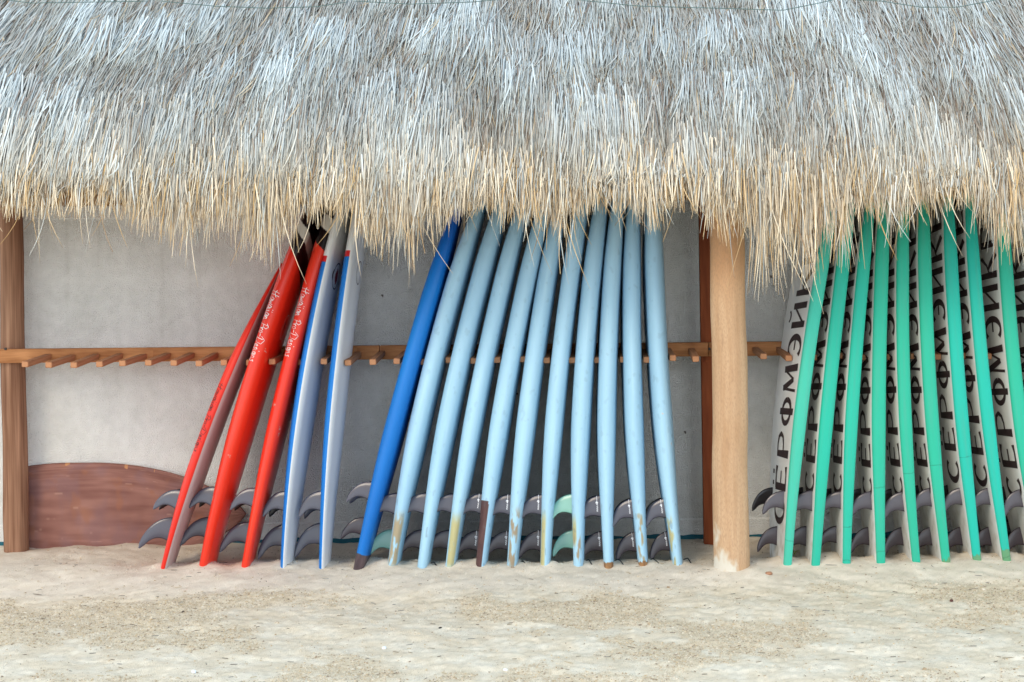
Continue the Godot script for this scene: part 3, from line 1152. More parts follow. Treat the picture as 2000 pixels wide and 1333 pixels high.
func build_wall() -> void:
	var wall := thing("back_wall", "low grey plastered wall behind the standing surfboards", "wall")
	var m := mat(Color.WHITE, 0.92, 0.25)
	m.uv1_triplanar = true
	m.uv1_world_triplanar = true
	m.uv1_scale = Vector3(1.1, 1.1, 1.1)
	var t := noise_tex(0.012, 5, 5, 1024)
	var g := Gradient.new()
	g.set_color(0, Color(0.83, 0.83, 0.82))
	g.set_color(1, Color(0.88, 0.88, 0.87))
	t.color_ramp = g
	m.albedo_texture = t
	m.heightmap_enabled = true
	m.heightmap_texture = noise_tex(0.10, 6, 3, 1024)
	m.heightmap_scale = 0.5
	var x0 := -3.3
	var x1 := 5.5
	# damp, splashes, streaks and hairline cracks on the plaster
	var im := Image.create(1760, 322, false, Image.FORMAT_RGB8)
	var s1 := noise(0.012, 601, 4)
	var s2 := noise(0.10, 602, 3)
	var s3 := noise(0.02, 603, 3)
	for y in 322:
		var h := 1.63 * (1.0 - y / 322.0)
		for x in 1760:
			var n1 := s1.get_noise_2d(x, y)
			var c := Color.WHITE.lerp(Color(0.955, 0.955, 0.95), clampf(0.3 + n1, 0, 1))
			var damp := 1.0 - smoothstep(0.10, 0.34, h + n1 * 0.22)
			c = c.lerp(Color(0.84, 0.80, 0.75), damp * 0.4)
			if h < 0.40: c = c.lerp(Color(0.86, 0.80, 0.70), smoothstep(0.38, 0.6, s2.get_noise_2d(x, y)) * (1.0 - h / 0.40) * 0.5)
			# runs below the cap
			var run := smoothstep(0.25, 0.55, s2.get_noise_2d(x * 0.55, y * 0.03)) * smoothstep(0.5, 1.6, h + n1 * 0.3)
			c = c.lerp(Color(0.80, 0.79, 0.77), run * 0.16)
			if absf(s3.get_noise_2d(x, y * 0.8)) < 0.004 and n1 > 0.12: c = c.darkened(0.07)
			im.set_pixel(x, y, c)
	for k in 26:
		var px := rng.randi_range(300, 1500)
		var py := rng.randi_range(20, 300)
		for q in 3: im.set_pixel(px + rng.randi_range(0, 1), py + rng.randi_range(0, 1), Color(0.35, 0.30, 0.27))
	m.detail_enabled = true
	m.detail_blend_mode = BaseMaterial3D.BLEND_MODE_MUL
	m.detail_albedo = ImageTexture.create_from_image(im)
	m.detail_uv_layer = BaseMaterial3D.DETAIL_UV_2
	var wb := SurfaceTool.new()
	wb.begin(Mesh.PRIMITIVE_TRIANGLES)
	wb.set_smooth_group(-1)
	var z0 := -0.14
	var yb := -0.3
	var yt := 1.63
	for f in [[Vector3(x0, yb, 0), Vector3(x0, yt, 0), Vector3(x1, yt, 0), Vector3(x1, yb, 0)], [Vector3(x1, yb, z0), Vector3(x1, yt, z0), Vector3(x0, yt, z0), Vector3(x0, yb, z0)], [Vector3(x0, yb, z0), Vector3(x0, yt, z0), Vector3(x0, yt, 0), Vector3(x0, yb, 0)], [Vector3(x1, yb, 0), Vector3(x1, yt, 0), Vector3(x1, yt, z0), Vector3(x1, yb, z0)], [Vector3(x0, yt, 0), Vector3(x0, yt, z0), Vector3(x1, yt, z0), Vector3(x1, yt, 0)], [Vector3(x0, yb, z0), Vector3(x0, yb, 0), Vector3(x1, yb, 0), Vector3(x1, yb, z0)]]:
		for k in [0, 1, 2, 0, 2, 3]:
			var p: Vector3 = f[k]
			var uv := Vector2((p.x - x0) / (x1 - x0), 1.0 - maxf(p.y, 0.0) / 1.63 * 0.995)
			wb.set_uv(uv)
			wb.set_uv2(uv)
			wb.add_vertex(p)
	wb.generate_normals()
	part("plaster_face", wb.commit(), m, wall)
	var plain_m: StandardMaterial3D = m.duplicate()
	plain_m.detail_enabled = false
	part("cap_band", bar_mesh(Vector3(x0, 1.6625, -0.066), Vector3(x1, 1.6625, -0.066), 0.080, 0.0325, 0.004), plain_m, wall)
	part("plinth", bar_mesh(Vector3(x0, 0.02, -0.05), Vector3(x1, 0.02, -0.05), 0.062, 0.082, 0.006), plain_m, wall)
	# an uneven line of blue-green paint along the foot of the wall
	var st := SurfaceTool.new()
	st.begin(Mesh.PRIMITIVE_TRIANGLES)
	st.set_smooth_group(-1)
	var nz := noise(2.2, 91, 3)
	var n := 420
	for i in n:
		var xa := lerpf(x0, x1, float(i) / n)
		var xb := lerpf(x0, x1, float(i + 1) / n)
		var ha := 0.022 + 0.014 * nz.get_noise_1d(xa) + 0.006 * nz.get_noise_1d(xa * 8.0)
		var hb := 0.022 + 0.014 * nz.get_noise_1d(xb) + 0.006 * nz.get_noise_1d(xb * 8.0)
		tri(st, Vector3(xa, -0.05, 0.0138), Vector3(xa, ha, 0.0138), Vector3(xb, -0.05, 0.0138))
		tri(st, Vector3(xa, ha, 0.0138), Vector3(xb, hb, 0.0138), Vector3(xb, -0.05, 0.0138))
	st.generate_normals()
	part("painted_line", st.commit(), mat(Color(0.16, 0.38, 0.44), 0.8, 0.3), wall)

func build_posts() -> void:
	# left post, in the wall's line
	var im := wood_image(128, 512, Color(0.66, 0.51, 0.41), Color(0.42, 0.29, 0.22), 61, 1.2)
	var p := thing("log_post", "round brown log post at the left end of the wall", "post", Vector3(spot(25, 700, 0.13).x, -0.1, 0.105), "posts carrying the roof")
	part("trunk", log_mesh(2.35, 0.060, 0.054, 8), tex_mat(im, 0.8, 0.3), p)
	p.rotation.z = 0.008
	# front post
	var im2 := wood_image(192, 768, Color(0.80, 0.68, 0.55), Color(0.68, 0.53, 0.39), 71, 0.8)
	var pale := noise(0.02, 72, 3)
	var pale2 := noise(0.09, 73, 2)
	for y in 768:
		for x in 192:
			var h := y / 768.0 * 2.05 - 0.12
			var c := im2.get_pixel(x, y)
			# weather-bleached below the eave's reach, darker knots
			c = c.lerp(Color(0.78, 0.50, 0.29), smoothstep(1.15, 1.5, h) * 0.55)
			var nn := pale.get_noise_2d(x * 1.6, y)
			var kn := smoothstep(0.44, 0.66, pale.get_noise_2d(x * 3.0 + 200, y * 0.7 + 50))
			c = c.lerp(Color(0.50, 0.37, 0.29), kn * 0.35)
			c = c.lerp(Color(0.56, 0.43, 0.33), clampf(pale2.get_noise_2d(x * 5.0, y * 1.2) * 0.9, 0, 0.45))
			c = c.lerp(Color(0.73, 0.61, 0.50), 0.40)
			# pale cement smear at the foot
			var sm := (1.0 - smoothstep(0.04, 0.26, h + nn * 0.2 + absf(x - 72.0) / 170.0))
			c = c.lerp(Color(0.80, 0.78, 0.73), clampf(sm * 1.3 + pale2.get_noise_2d(x, y) * 0.2 * sm, 0, 1))
			im2.set_pixel(x, y, c)
	var f := thing("log_post", "thick pale peeled log post standing in the sand before the rack", "post", Vector3(spot(1426, 760, 0.79).x, -0.12, 0.79), "posts carrying the roof")
	var fm := tex_mat(im2, 0.85, 0.25)
	part("trunk", log_mesh(2.05, 0.081, 0.078, 9), fm, f)
	f.rotation.z = 0.004
	# a rough collar of cement where it enters the sand
	# slim timber against the wall
	var t := thing("timber_upright", "slim reddish brown timber upright against the wall behind the pale log post", "post", Vector3(spot(1383, 700, 0.13).x, -0.1, 0.132))
	part("stud", bar_mesh(Vector3.ZERO, Vector3(0, 2.3, 0), 0.029, 0.0265, 0.003, Vector3.BACK), tex_mat(wood_image(64, 256, Color(0.62, 0.34, 0.20), Color(0.42, 0.20, 0.11), 81), 0.75, 0.3), t)
	t.rotation.z = 0.006

func build_cords() -> void:
	# thin dark net cords slung across the upper thatch
	var m := mat(Color(0.34, 0.42, 0.41), 0.8, 0.3)
	var spans := [[[310, 2], [420, 12], [520, 16], [620, 13], [690, 2]], [[690, 2], [800, 8], [920, 4], [1010, -4]], [[1130, 0], [1250, 12], [1400, 16], [1530, 20], [1600, 6], [1640, -3]], [[1640, -3], [1720, 2], [1800, 14], [1870, 14], [1930, 3], [1960, -4]], [[-30, -6], [60, 6], [180, 4], [310, 2]]]
	for s in spans:
		var pts := []
		for i in s.size() - 1:
			for k in 6:
				var f := k / 6.0
				var px := lerpf(s[i][0], s[i + 1][0], f)
				var py := lerpf(s[i][1], s[i + 1][1], f)
				# find where that line of sight meets the thatch
				var hit := Vector3.ZERO
				var r := 0.4
				while r < ROOF_TOP:
					var q := roof_at(r)
					var w := spot(px, py, q[0] + 0.05)
					if w.y < q[1] + 0.075:
						hit = w
						break
					r += 0.01
				if hit != Vector3.ZERO: pts.append(hit)
		if pts.size() > 3:
			var o := part("net_cord", tube_mesh(pts, 0.0019, 0.0019, 6), m, self)
			tag(o, "thin dark green cord slung across the thatch %s" % ["over the red boards", "above the dark blue board", "above the pale log post", "at the right, over the green boards", "at the far left, over the log post"][spans.find(s)], "cord", "cords holding down the thatch")

func build_rack() -> void:
	var rack := thing("board_rack", "long wooden peg rail fixed along the wall to hold surfboards upright", "rack", Vector3(0, 0.9, 0.17))
	var m := tex_mat(wood_image(128, 512, Color(0.78, 0.56, 0.38), Color(0.56, 0.36, 0.22), 95, 0.7), 0.75, 0.3)
	var m2 := tex_mat(wood_image(64, 256, Color(0.74, 0.54, 0.40), Color(0.55, 0.37, 0.26), 96, 0.9), 0.8, 0.3)
	var left := spot(-20, 695, 0.175)
	var y := spot(600, 690, 0.175).y
	var cuts := [left.x - 0.2, spot(742, 690, 0.175).x, spot(1384, 690, 0.175).x, 4.2]
	for i in 3:
		part("rail_board", bar_mesh(Vector3(cuts[i] + 0.0015, y, 0.1735), Vector3(cuts[i + 1] - 0.0015, y, 0.1735), 0.0135, 0.034, 0.002, Vector3.UP), m, rack, -rack.position)
	var peg := bar_mesh(Vector3(0, 0, 0), Vector3(0, 0, 0.36), 0.0155, 0.0135, 0.0025)
	var x := spot(46.0, 705, 0.547).x
	var k := 0
	var right_bay := spot(1493.0, 705, 0.547).x
	while x < 3.6:
		if x > spot(1440.0, 705, 0.547).x and x < right_bay: x = right_bay
		var r := RandomNumberGenerator.new()
		r.seed = 900 + k
		var o := part("peg", peg, m2, rack, Vector3(x, y - 0.006 + r.randf_range(-0.003, 0.003), 0.187) - rack.position)
		o.rotation = Vector3(r.randf_range(-0.015, 0.015), r.randf_range(-0.02, 0.02), r.randf_range(-0.05, 0.05))
		x += 48.75 * 7.653 / FOCAL
		k += 1
	# bolt heads of the rail on the posts
	for px in [10, 1386]:
		var b := CylinderMesh.new()
		b.top_radius = 0.006; b.bottom_radius = 0.007; b.height = 0.006; b.radial_segments = 10; b.rings = 1
		var o := part("bolt", b, mat(Color(0.2, 0.18, 0.17), 0.5), rack, spot(px, 682, 0.1895) - rack.position)
		o.rotation.x = PI / 2

func fin_set(bd: Dictionary, root: Node3D, front: Mesh, centre: Mesh, m_front: Material, m_back: Material, m_centre: Material, py_side: float, py_mid: float, mark: Mesh = null, mm: Material = null) -> void:
	# the photograph shows where the leading edges leave the board
	var sa := up_board(bd, py_side)
	var sb := up_board(bd, py_mid)
	add_fin(bd, root, sa, 0.60, front, m_front, -0.10, mark, mm, 0.06)
	add_fin(bd, root, sa, -0.60, front, m_back, 0.10, null, null, -0.06)
	add_fin(bd, root, sb, 0.0, centre, m_centre, 0.0, mark, mm)

func fin_material(c: Color) -> StandardMaterial3D:
	var m := mat(c, 0.32, 0.5)
	m.clearcoat_enabled = true
	m.clearcoat = 0.25
	m.clearcoat_roughness = 0.15
	return m

func build_red_boards() -> void:
	var grey_fin := fin_material(Color(0.27, 0.275, 0.33))
	var shaded_fin := fin_material(Color(0.10, 0.08, 0.09))  # far side fins: the shade they stand in is put into the colour
	var side := fin_mesh(0.100, 0.112, 0.080)
	var mid := fin_mesh(0.118, 0.142, 0.118)
	var white := mat(Color(0.88, 0.86, 0.86), 0.6)
	var black := mat(Color(0.13, 0.06, 0.06), 0.6)
	# 1: the short one
	var a := {"see": [[320, 1098], [362, 960], [405, 830], [461, 690], [502, 602], [528, 555]], "length": 1.56, "half": 0.235, "tail": 0.11, "nose": 1.5, "thick": 0.074, "lean": 11.0, "rough": 0.4, "yaw": 2.5, "dome": 0.45, "rail": 1.7}
	var r := make_board(a, "red_short", "short red surfboard with grey deck and black script, leftmost of the standing boards", "", 201)
	fin_set(a, r, side, mid, grey_fin, shaded_fin, grey_fin, 962, 1018)
	part("script_lettering", script_mesh(a, "Hawaiian Pro-Designs", up_board(a, 752), 0.33, 0.552, 0.504, 0.075), black, r, -r.position)
	# 2
	var b := {"see": [[397, 1102], [431, 960], [464, 830], [508, 690], [568, 512], [598, 440]], "length": 2.35, "half": 0.25, "tail": 0.12, "thick": 0.095, "lean": 11.0, "rough": 0.28, "dome": 0.35, "rail": 1.6, "py0": 494.0, "py1": 462.0, "py2": 440.0, "slant": 0.55, "chips": 3}
	r = make_board(b, "red", "broad red surfboard with black nose band and white script, right of the short red one", "", 202)
	fin_set(b, r, side, mid, grey_fin, shaded_fin, grey_fin, 955, 1016)
	part("script_lettering", script_mesh(b, "Hawaiian Pro-Designs", up_board(b, 572), 0.345, 0.556, 0.498, 0.07), white, r, -r.position)
	part("oval_logo", ring_mesh(b, up_board(b, 628), 0.10, 0.06, 0.055, 0.004), white, r, -r.position)
	part("logo_figure", ring_mesh(b, up_board(b, 626), 0.11, 0.03, 0.025, 0.004, true), mat(Color(0.6, 0.3, 0.3), 0.6), r, -r.position)
	# 3
	var c := {"see": [[476, 1104], [505, 960], [531, 830], [566, 690], [613, 512], [634, 440]], "length": 2.35, "half": 0.25, "tail": 0.12, "thick": 0.085, "lean": 11.0, "rough": 0.28, "dome": 0.3, "yaw": 3.5, "rail": 1.6, "py0": 484.0, "py1": 450.0, "py2": 424.0, "slant": 0.35, "chips": 3}
	r = make_board(c, "red", "slim-looking red surfboard with white script, left of the blue and white boards", "", 203)
	fin_set(c, r, side, mid, grey_fin, shaded_fin, grey_fin, 957, 1024)
	part("script_lettering", script_mesh(c, "Hawaiian Pro-Designs", up_board(c, 565), 0.33, 0.556, 0.498, 0.07), white, r, -r.position)
	# 4, 5: blue rail, white deck
	var d := {"see": [[553, 1100], [568, 960], [582, 830], [602, 690], [638, 512], [664, 422]], "length": 2.3, "half": 0.25, "tail": 0.12, "thick": 0.08, "lean": 11.0, "rough": 0.4, "dome": 0.62, "rail": 2.0, "py0": 512.0}
	r = make_board(d, "stripe", "white surfboard with blue rail and round dark logo, next to the slim red board", "blue railed white surfboards", 204)
	fin_set(d, r, side, mid, grey_fin, shaded_fin, grey_fin, 962, 1026)
	part("oval_logo", ring_mesh(d, up_board(d, 530), 0.13, 0.062, 0.07, 0.006), mat(Color(0.22, 0.16, 0.17), 0.6), r, -r.position)
	part("logo_figure", ring_mesh(d, up_board(d, 530), 0.13, 0.05, 0.05, 0.004, true), mat(Color(0.52, 0.12, 0.12), 0.6), r, -r.position)
	var e := {"see": [[628, 1102], [635, 960], [644, 830], [658, 690], [681, 512], [696, 422]], "length": 2.3, "half": 0.245, "tail": 0.12, "thick": 0.075, "lean": 11.0, "rough": 0.4, "dome": 0.6, "rail": 2.0, "py0": 502.0, "yaw": 1.5}
	r = make_board(e, "stripe", "white surfboard with blue rail, nearer the dark blue board", "blue railed white surfboards", 205)
	fin_set(e, r, side, mid, grey_fin, grey_fin, grey_fin, 960, 1022)
	part("oval_logo", ring_mesh(e, up_board(e, 525), 0.12, 0.055, 0.06, 0.005), mat(Color(0.35, 0.30, 0.30), 0.6), r, -r.position)

func leash(bd: Dictionary, root: Node3D, m: Material, s: float, w: float, drop: float) -> void:
	var a := surf(bd, s, 0.32, 0.002)
	var pts := [a, a + Vector3(0.02, 0.012, 0.02), a + Vector3(w * 0.6, 0.004, 0.04), a + Vector3(w, -drop * 0.45, 0.05), a + Vector3(w * 1.05, -drop, 0.05)]
	var c := Curve3D.new()
	for i in pts.size():
		var d: Vector3 = (pts[mini(i + 1, pts.size() - 1)] - pts[maxi(i - 1, 0)]) * 0.2
		c.add_point(pts[i], -d, d)
	var o := []
	for i in 15: o.append(c.sample_baked(c.get_baked_length() * i / 14.0))
	part("leash_cord", tube_mesh(o, 0.0028, 0.0028, 6), m, root, -root.position)

func build_blue_boards() -> void:
	var fin_grey := fin_material(Color(0.265, 0.26, 0.31))
	var fin_smoke := fin_material(Color(0.225, 0.19, 0.225))
	var fin_shaded := fin_material(Color(0.09, 0.06, 0.08))  # for the far side fin, its shade painted in as near-black
	var fin_mint := fin_material(Color(0.52, 0.72, 0.66))
	var side := fin_mesh(0.098, 0.112, 0.080)
	var mid := fin_mesh(0.100, 0.112, 0.085)
	var mark := fin_mark(0.095)
	var white := mat(Color(0.9, 0.9, 0.92), 0.6)
	var cord_m := mat(Color(0.06, 0.055, 0.06), 0.6)
	var b := {"see": [[705, 1098], [732, 975], [761, 850], [812, 690], [868, 487], [886, 425]], "length": 2.1, "half": 0.25, "tail": 0.13, "thick": 0.09, "lean": 10.5, "rough": 0.45, "tail_thin": 0.6}
	var r := make_board(b, "blue", "deep blue foam surfboard with taped dark tail, the only dark blue board", "", 210)
	fin_set(b, r, side, mid, fin_grey, fin_grey, fin_smoke, 945, 1018)
	var tan_w := Color(0.62, 0.55, 0.43)
	var yel := Color(0.70, 0.66, 0.46)
	var rust := Color(0.59, 0.51, 0.41)
	var list := [
		[[[767, 1101], [813, 850], [855, 675], [909, 487]], "light blue foam surfboard with brown worn tail, next to the deep blue one", {"stain": [[0.05, 0.30, 0.49, 0.09, 0.30, tan_w]]}, "mint_mid"],
		[[[826, 1104], [866, 850], [908, 675], [954, 487]], "clean light blue foam surfboard, second from the deep blue board", {}, ""],
		[[[880, 1106], [917, 850], [957, 675], [998, 487]], "light blue foam surfboard with one long yellow stain on its tail rail", {"stain": [[0.04, 0.29, 0.495, 0.07, 0.55, yel]]}, ""],
		[[[940, 1103], [972, 850], [1006, 675], [1044, 487]], "light blue foam surfboard with a dark brown strip down its tail", {"pyp": 981.0}, ""],
		[[[1001, 1104], [1024, 850], [1051, 675], [1079, 487]], "light blue foam surfboard with speckled brown tail, right of the one with the dark strip", {"stain": [[0.03, 0.31, 0.50, 0.06, 0.22, rust]]}, ""],
		[[[1066, 1100], [1080, 850], [1101, 675], [1124, 487]], "light blue foam surfboard with yellowed left tail edge, left of the one with mint fins", {"stain": [[0.02, 0.29, 0.54, 0.05, 0.55, yel]]}, ""],
		[[[1131, 1100], [1135, 850], [1147, 675], [1165, 487]], "light blue foam surfboard with pale mint green fins", {"stain": [[0.14, 0.27, 0.55, 0.04, 0.4, yel], [0.03, 0.2, 0.5, 0.06, 0.08, rust]]}, "mint"],
		[[[1190, 1103], [1187, 850], [1191, 675], [1202, 487]], "light blue foam surfboard standing upright just right of the one with mint fins", {"tip": 0.055}, ""],
		[[[1258, 1106], [1243, 850], [1237, 675], [1238, 487]], "light blue foam surfboard with brown chipped tail tip, second from the pale log post", {"tip": 0.06, "stain": [[0.04, 0.3, 0.5, 0.05, 0.05, tan_w]]}, ""],
		[[[1326, 1105], [1301, 850], [1288, 675], [1281, 487]], "light blue foam surfboard leaning left, nearest the pale log post", {"tip": 0.04, "stain": [[0.03, 0.27, 0.55, 0.05, 0.3, yel]], "chips": 2}, ""],
	]
	var i := 0
	for l in list:
		var d: Dictionary = l[2]
		d.merge({"see": l[0], "length": 2.16 + 0.03 * ((i * 7) % 4), "thick": 0.094 + 0.003 * sin(i * 2.3), "rough": 0.6, "half": 0.24, "tail": 0.135, "lean": 10.0, "zbase": 0.57, "dome": 0.25, "rail": 1.4})
		r = make_board(d, "sky", l[1], "light blue foam surfboards", 220 + i)
		var f1: Material = fin_mint if l[3] == "mint" else fin_grey
		var f2: Material = fin_mint if l[3] == "mint" else fin_shaded
		var f3: Material = fin_mint if l[3] != "" else fin_smoke
		fin_set(d, r, side, mid, f1, f2, f3, 968.0 if i < 8 else 975.0, 1040.0, mark if l[3] == "" and i != 1 and i != 2 else null, white)
		if i > 0 and i != 3: leash(d, r, cord_m, 0.06, 0.045 + 0.008 * (i % 3), 0.06)
		i += 1

func build_green_boards() -> void:
	var fin_grey := fin_material(Color(0.255, 0.235, 0.275))
	var fin_smoke := fin_material(Color(0.225, 0.19, 0.225))
	var fin_shaded := fin_material(Color(0.09, 0.06, 0.08))  # darkened copy of the fin plastic: shade on the far fins as colour
	var side := fin_mesh(0.092, 0.106, 0.074)
	var mid := fin_mesh(0.094, 0.104, 0.080)
	var ink := mat(Color(0.17, 0.09, 0.10), 0.6)
	var pale := Color(0.30, 0.76, 0.67)
	var sea := Color(0.10, 0.70, 0.60)
	var leaf := Color(0.13, 0.68, 0.55)
	var aqua := Color(0.04, 0.71, 0.66)
	var list := [
		[[[1535, 1099], [1545, 950], [1556, 850], [1566, 760], [1576, 674], [1604, 508]], pale, 4.0, "palest green railed white surfboard, lettered bottom fully in view, next to the pale post", {"crease": [0.16]}],
		[[[1594, 1095], [1604, 950], [1613, 850], [1622, 760], [1632, 640], [1649, 508]], sea, 1.0, "green railed white surfboard, second from the pale log post", {}],
		[[[1655, 1095], [1660, 950], [1664, 850], [1670, 760], [1680, 620], [1691, 508]], sea, 0.0, "green railed white surfboard, third from the pale log post", {"crease": [0.22, 0.07]}],
		[[[1722, 1104], [1720, 950], [1719, 850], [1719, 760], [1722, 620], [1727, 472]], leaf, 0.0, "green railed white surfboard standing nearly upright, fourth from the pale log post", {"crease": [0.4, 0.11]}],
		[[[1791, 1102], [1780, 950], [1773, 850], [1768, 760], [1765, 620], [1767, 472]], leaf, 0.0, "green railed white surfboard, fifth from the pale log post", {"crease": [0.46]}],
		[[[1849, 1101], [1836, 950], [1826, 850], [1818, 760], [1811, 600], [1808, 436]], leaf, 0.0, "green railed white surfboard, fifth from the right edge", {"crease": [0.5], "tip": 0.07}],
		[[[1910, 1104], [1896, 950], [1885, 850], [1876, 760], [1864, 600], [1858, 436]], aqua, 0.0, "aqua railed white surfboard with worn tan tail tip, left of the black crate", {"tip": 0.09, "crease": [0.53]}],
		[[[1968, 1104], [1950, 950], [1938, 850], [1925, 760], [1909, 600], [1901, 436]], aqua, 0.0, "aqua railed white surfboard with worn green tail, in front of the black crate", {"tip": 0.11, "crease": [0.08]}],
		[[[2034, 1106], [2012, 950], [1997, 850], [1984, 760], [1969, 600], [1963, 472]], leaf, 2.0, "green railed white surfboard cut by the right edge of the photo", {}],
		[[[2098, 1106], [2072, 950], [2055, 850], [2040, 760], [2024, 600], [2016, 472]], sea, 2.0, "lettered white surfboard at the right edge, mostly out of view behind its neighbour", {}],
	]
	var i := 0
	for l in list:
		var d: Dictionary = l[4]
		d.merge({"see": l[0], "tint": l[1], "yaw": l[2], "length": 2.2, "thick": 0.066 + 0.003 * sin(i * 2.6), "rough": 0.6, "half": 0.25, "tail": 0.15, "lean": 7.5, "zbase": 0.60, "dome": 0.12, "rail": 0.7, "sharp": 2.9, "tail_thin": 0.62})
		var r := make_board(d, "green", l[3], "green railed lettered surfboards", 240 + i)
		fin_set(d, r, side, mid, fin_grey, fin_shaded, fin_smoke, 962.0 - (0.0 if i < 5 else 6.0), 1036.0)
		var c_low := up_board(d, [1031, 974, 976, 982, 980, 978, 948, 955, 980, 980][i])
		var word := "СЁРФМЭЙКЕР"
		var adv := 0.151 if i == 0 else 0.146
		for k in word.length():
			var from := c_low + k * adv
			part("letter", letter_mesh(d, word[k], from, adv, 0.26, 0.055), ink, r, -r.position)
			if word[k] == "Ё":
				part("letter_dot", letter_mesh(d, ".", from, adv, 0.26, 0.055), ink, r, -r.position)
				part("letter_dot", letter_mesh(d, ":", from, adv, 0.26, 0.055), ink, r, -r.position)
			elif word[k] == "Й":
				part("letter_breve", letter_mesh(d, "~", from, adv, 0.26, 0.055), ink, r, -r.position)
		i += 1

func build_wooden_board() -> void:
	# lies on its rail along the foot of the wall, nose to the right
	var z := 0.026
	var nose := spot(480, 1004, z)
	var length := 1.19
	var half := 0.262
	var rows := []
	var us := PackedFloat32Array()
	var vs := PackedFloat32Array()
	var ring := 20
	for j in ring + 1: us.append(float(j) / ring)
	var n := 60
	for i in n + 1:
		var f := float(i) / n
		var w := half * pow(maxf(1.0 - pow(1.0 - minf(f / 0.66, 1.0), 2.0), 0.0), 0.72)
		if f > 0.74: w = half * lerpf(1.0, 0.88, pow((f - 0.74) / 0.26, 2.0))
		if i == n: w = 0.003
		w = maxf(w, 0.003)
		var th := 0.015 * lerpf(0.4, 1.0, smoothstep(0.0, 0.2, f))
		var row := []
		for j in ring + 1:
			var a := TAU * (j % ring) / ring
			var cc := cos(a)
			var ss := sin(a)
			var y := signf(cc) * pow(absf(cc), 0.7) * w
			var q := signf(ss) * pow(absf(ss), 0.45) * th
			row.append(Vector3(nose.x - f * length, nose.y + y, z + q - y * 0.03 + 0.004 * (1.0 - f)))
		rows.append(row)
		vs.append(f)
	var im := Image.create(1024, 256, false, Image.FORMAT_RGB8)
	var g1 := noise(0.05, 301, 4)
	var g2 := noise(0.012, 302, 3)
	var sc := noise(0.2, 303, 2)
	for y in 256:
		for x in 1024:
			var t := clampf(0.5 + 0.55 * g1.get_noise_2d(x * 0.05, y * 3.2) + 0.45 * g2.get_noise_2d(x * 0.35, y * 2.2), 0, 1)
			var c := Color(0.45, 0.30, 0.27).lerp(Color(0.60, 0.44, 0.40), t)
			c = c.lerp(Color(0.47, 0.37, 0.40), clampf(g2.get_noise_2d(x * 0.5 + 300, y * 1.6) * 0.9, 0, 0.35))
			c = c.lerp(Color(0.58, 0.38, 0.28), clampf(g2.get_noise_2d(x * 0.6 - 200, y * 2.6) * 1.6 - 0.45, 0, 0.4))
			# scratches
			c = c.lerp(Color(0.75, 0.62, 0.55), smoothstep(0.60, 0.75, sc.get_noise_2d(x * 0.05, y * 2.0)) * 0.4)
			# varnish gone along the rails
			var edge := minf(absf(y / 256.0 - 0.0), minf(absf(y / 256.0 - 0.5), absf(y / 256.0 - 1.0)))
			if edge < 0.055 + 0.03 * g2.get_noise_2d(x * 1.0, 9.0) and g2.get_noise_2d(x * 0.9, 77.0) > 0.46: c = c.lerp(Color(0.80, 0.58, 0.38), 0.7)
			im.set_pixel(x, y, c)
	# the rows run along the board: u goes round it, v along it
	var st := SurfaceTool.new()
	st.begin(Mesh.PRIMITIVE_TRIANGLES)
	st.set_smooth_group(0)
	for i in n + 1:
		for j in ring + 1:
			st.set_uv(Vector2(vs[i], us[j]))
			st.add_vertex(rows[i][j])
	for i in n:
		for j in ring:
			var a := i * (ring + 1) + j
			for k in [a, a + ring + 1, a + 1, a + 1, a + ring + 1, a + ring + 2]: st.add_index(k)
	st.generate_normals()
	var o := thing("wooden_surfboard", "brown varnished wooden surfboard lying on its side along the foot of the wall", "surfboard", Vector3(nose.x - 1.0, 0, z))
	part("hull", st.commit(), tex_mat(im, 0.78, 0.3), o, -o.position)

func build_crate() -> void:
	var c := spot(1940, 1080, 0.2)
	var o := thing("plastic_crate", "black slatted plastic crate on the sand behind the green surfboards", "crate", Vector3(c.x, 0.0, 0.16))
	var m := mat(Color(0.075, 0.06, 0.065), 0.5)
	var w := 0.13
	var d := 0.10
	var h := 0.33
	for k in 5:
		var y := 0.03 + k * 0.066
		for s in [-1, 1]:
			part("slat", bar_mesh(Vector3(-w, y, s * d), Vector3(w, y, s * d), 0.006, 0.024 if k < 4 else 0.03, 0.002), m, o)
			part("slat", bar_mesh(Vector3(s * w, y, -d + 0.007), Vector3(s * w, y, d - 0.007), 0.006, 0.024 if k < 4 else 0.03, 0.002), m, o)
	for sx in [-1, 1]:
		for sz in [-1, 1]:
			part("corner_post", bar_mesh(Vector3(sx * (w - 0.004), 0.0, sz * (d - 0.004)), Vector3(sx * (w - 0.004), h, sz * (d - 0.004)), 0.012, 0.012, 0.002, Vector3.BACK), m, o)
	part("handle", tube_mesh([Vector3(-0.06, h - 0.01, d), Vector3(-0.05, h + 0.03, d), Vector3(0.05, h + 0.03, d), Vector3(0.06, h - 0.01, d)], 0.006, 0.006, 8), m, o)
	var fl := BoxMesh.new()
	fl.size = Vector3(w * 2 - 0.03, 0.01, d * 2 - 0.03)
	part("floor_panel", fl, m, o, Vector3(0, 0.02, 0))

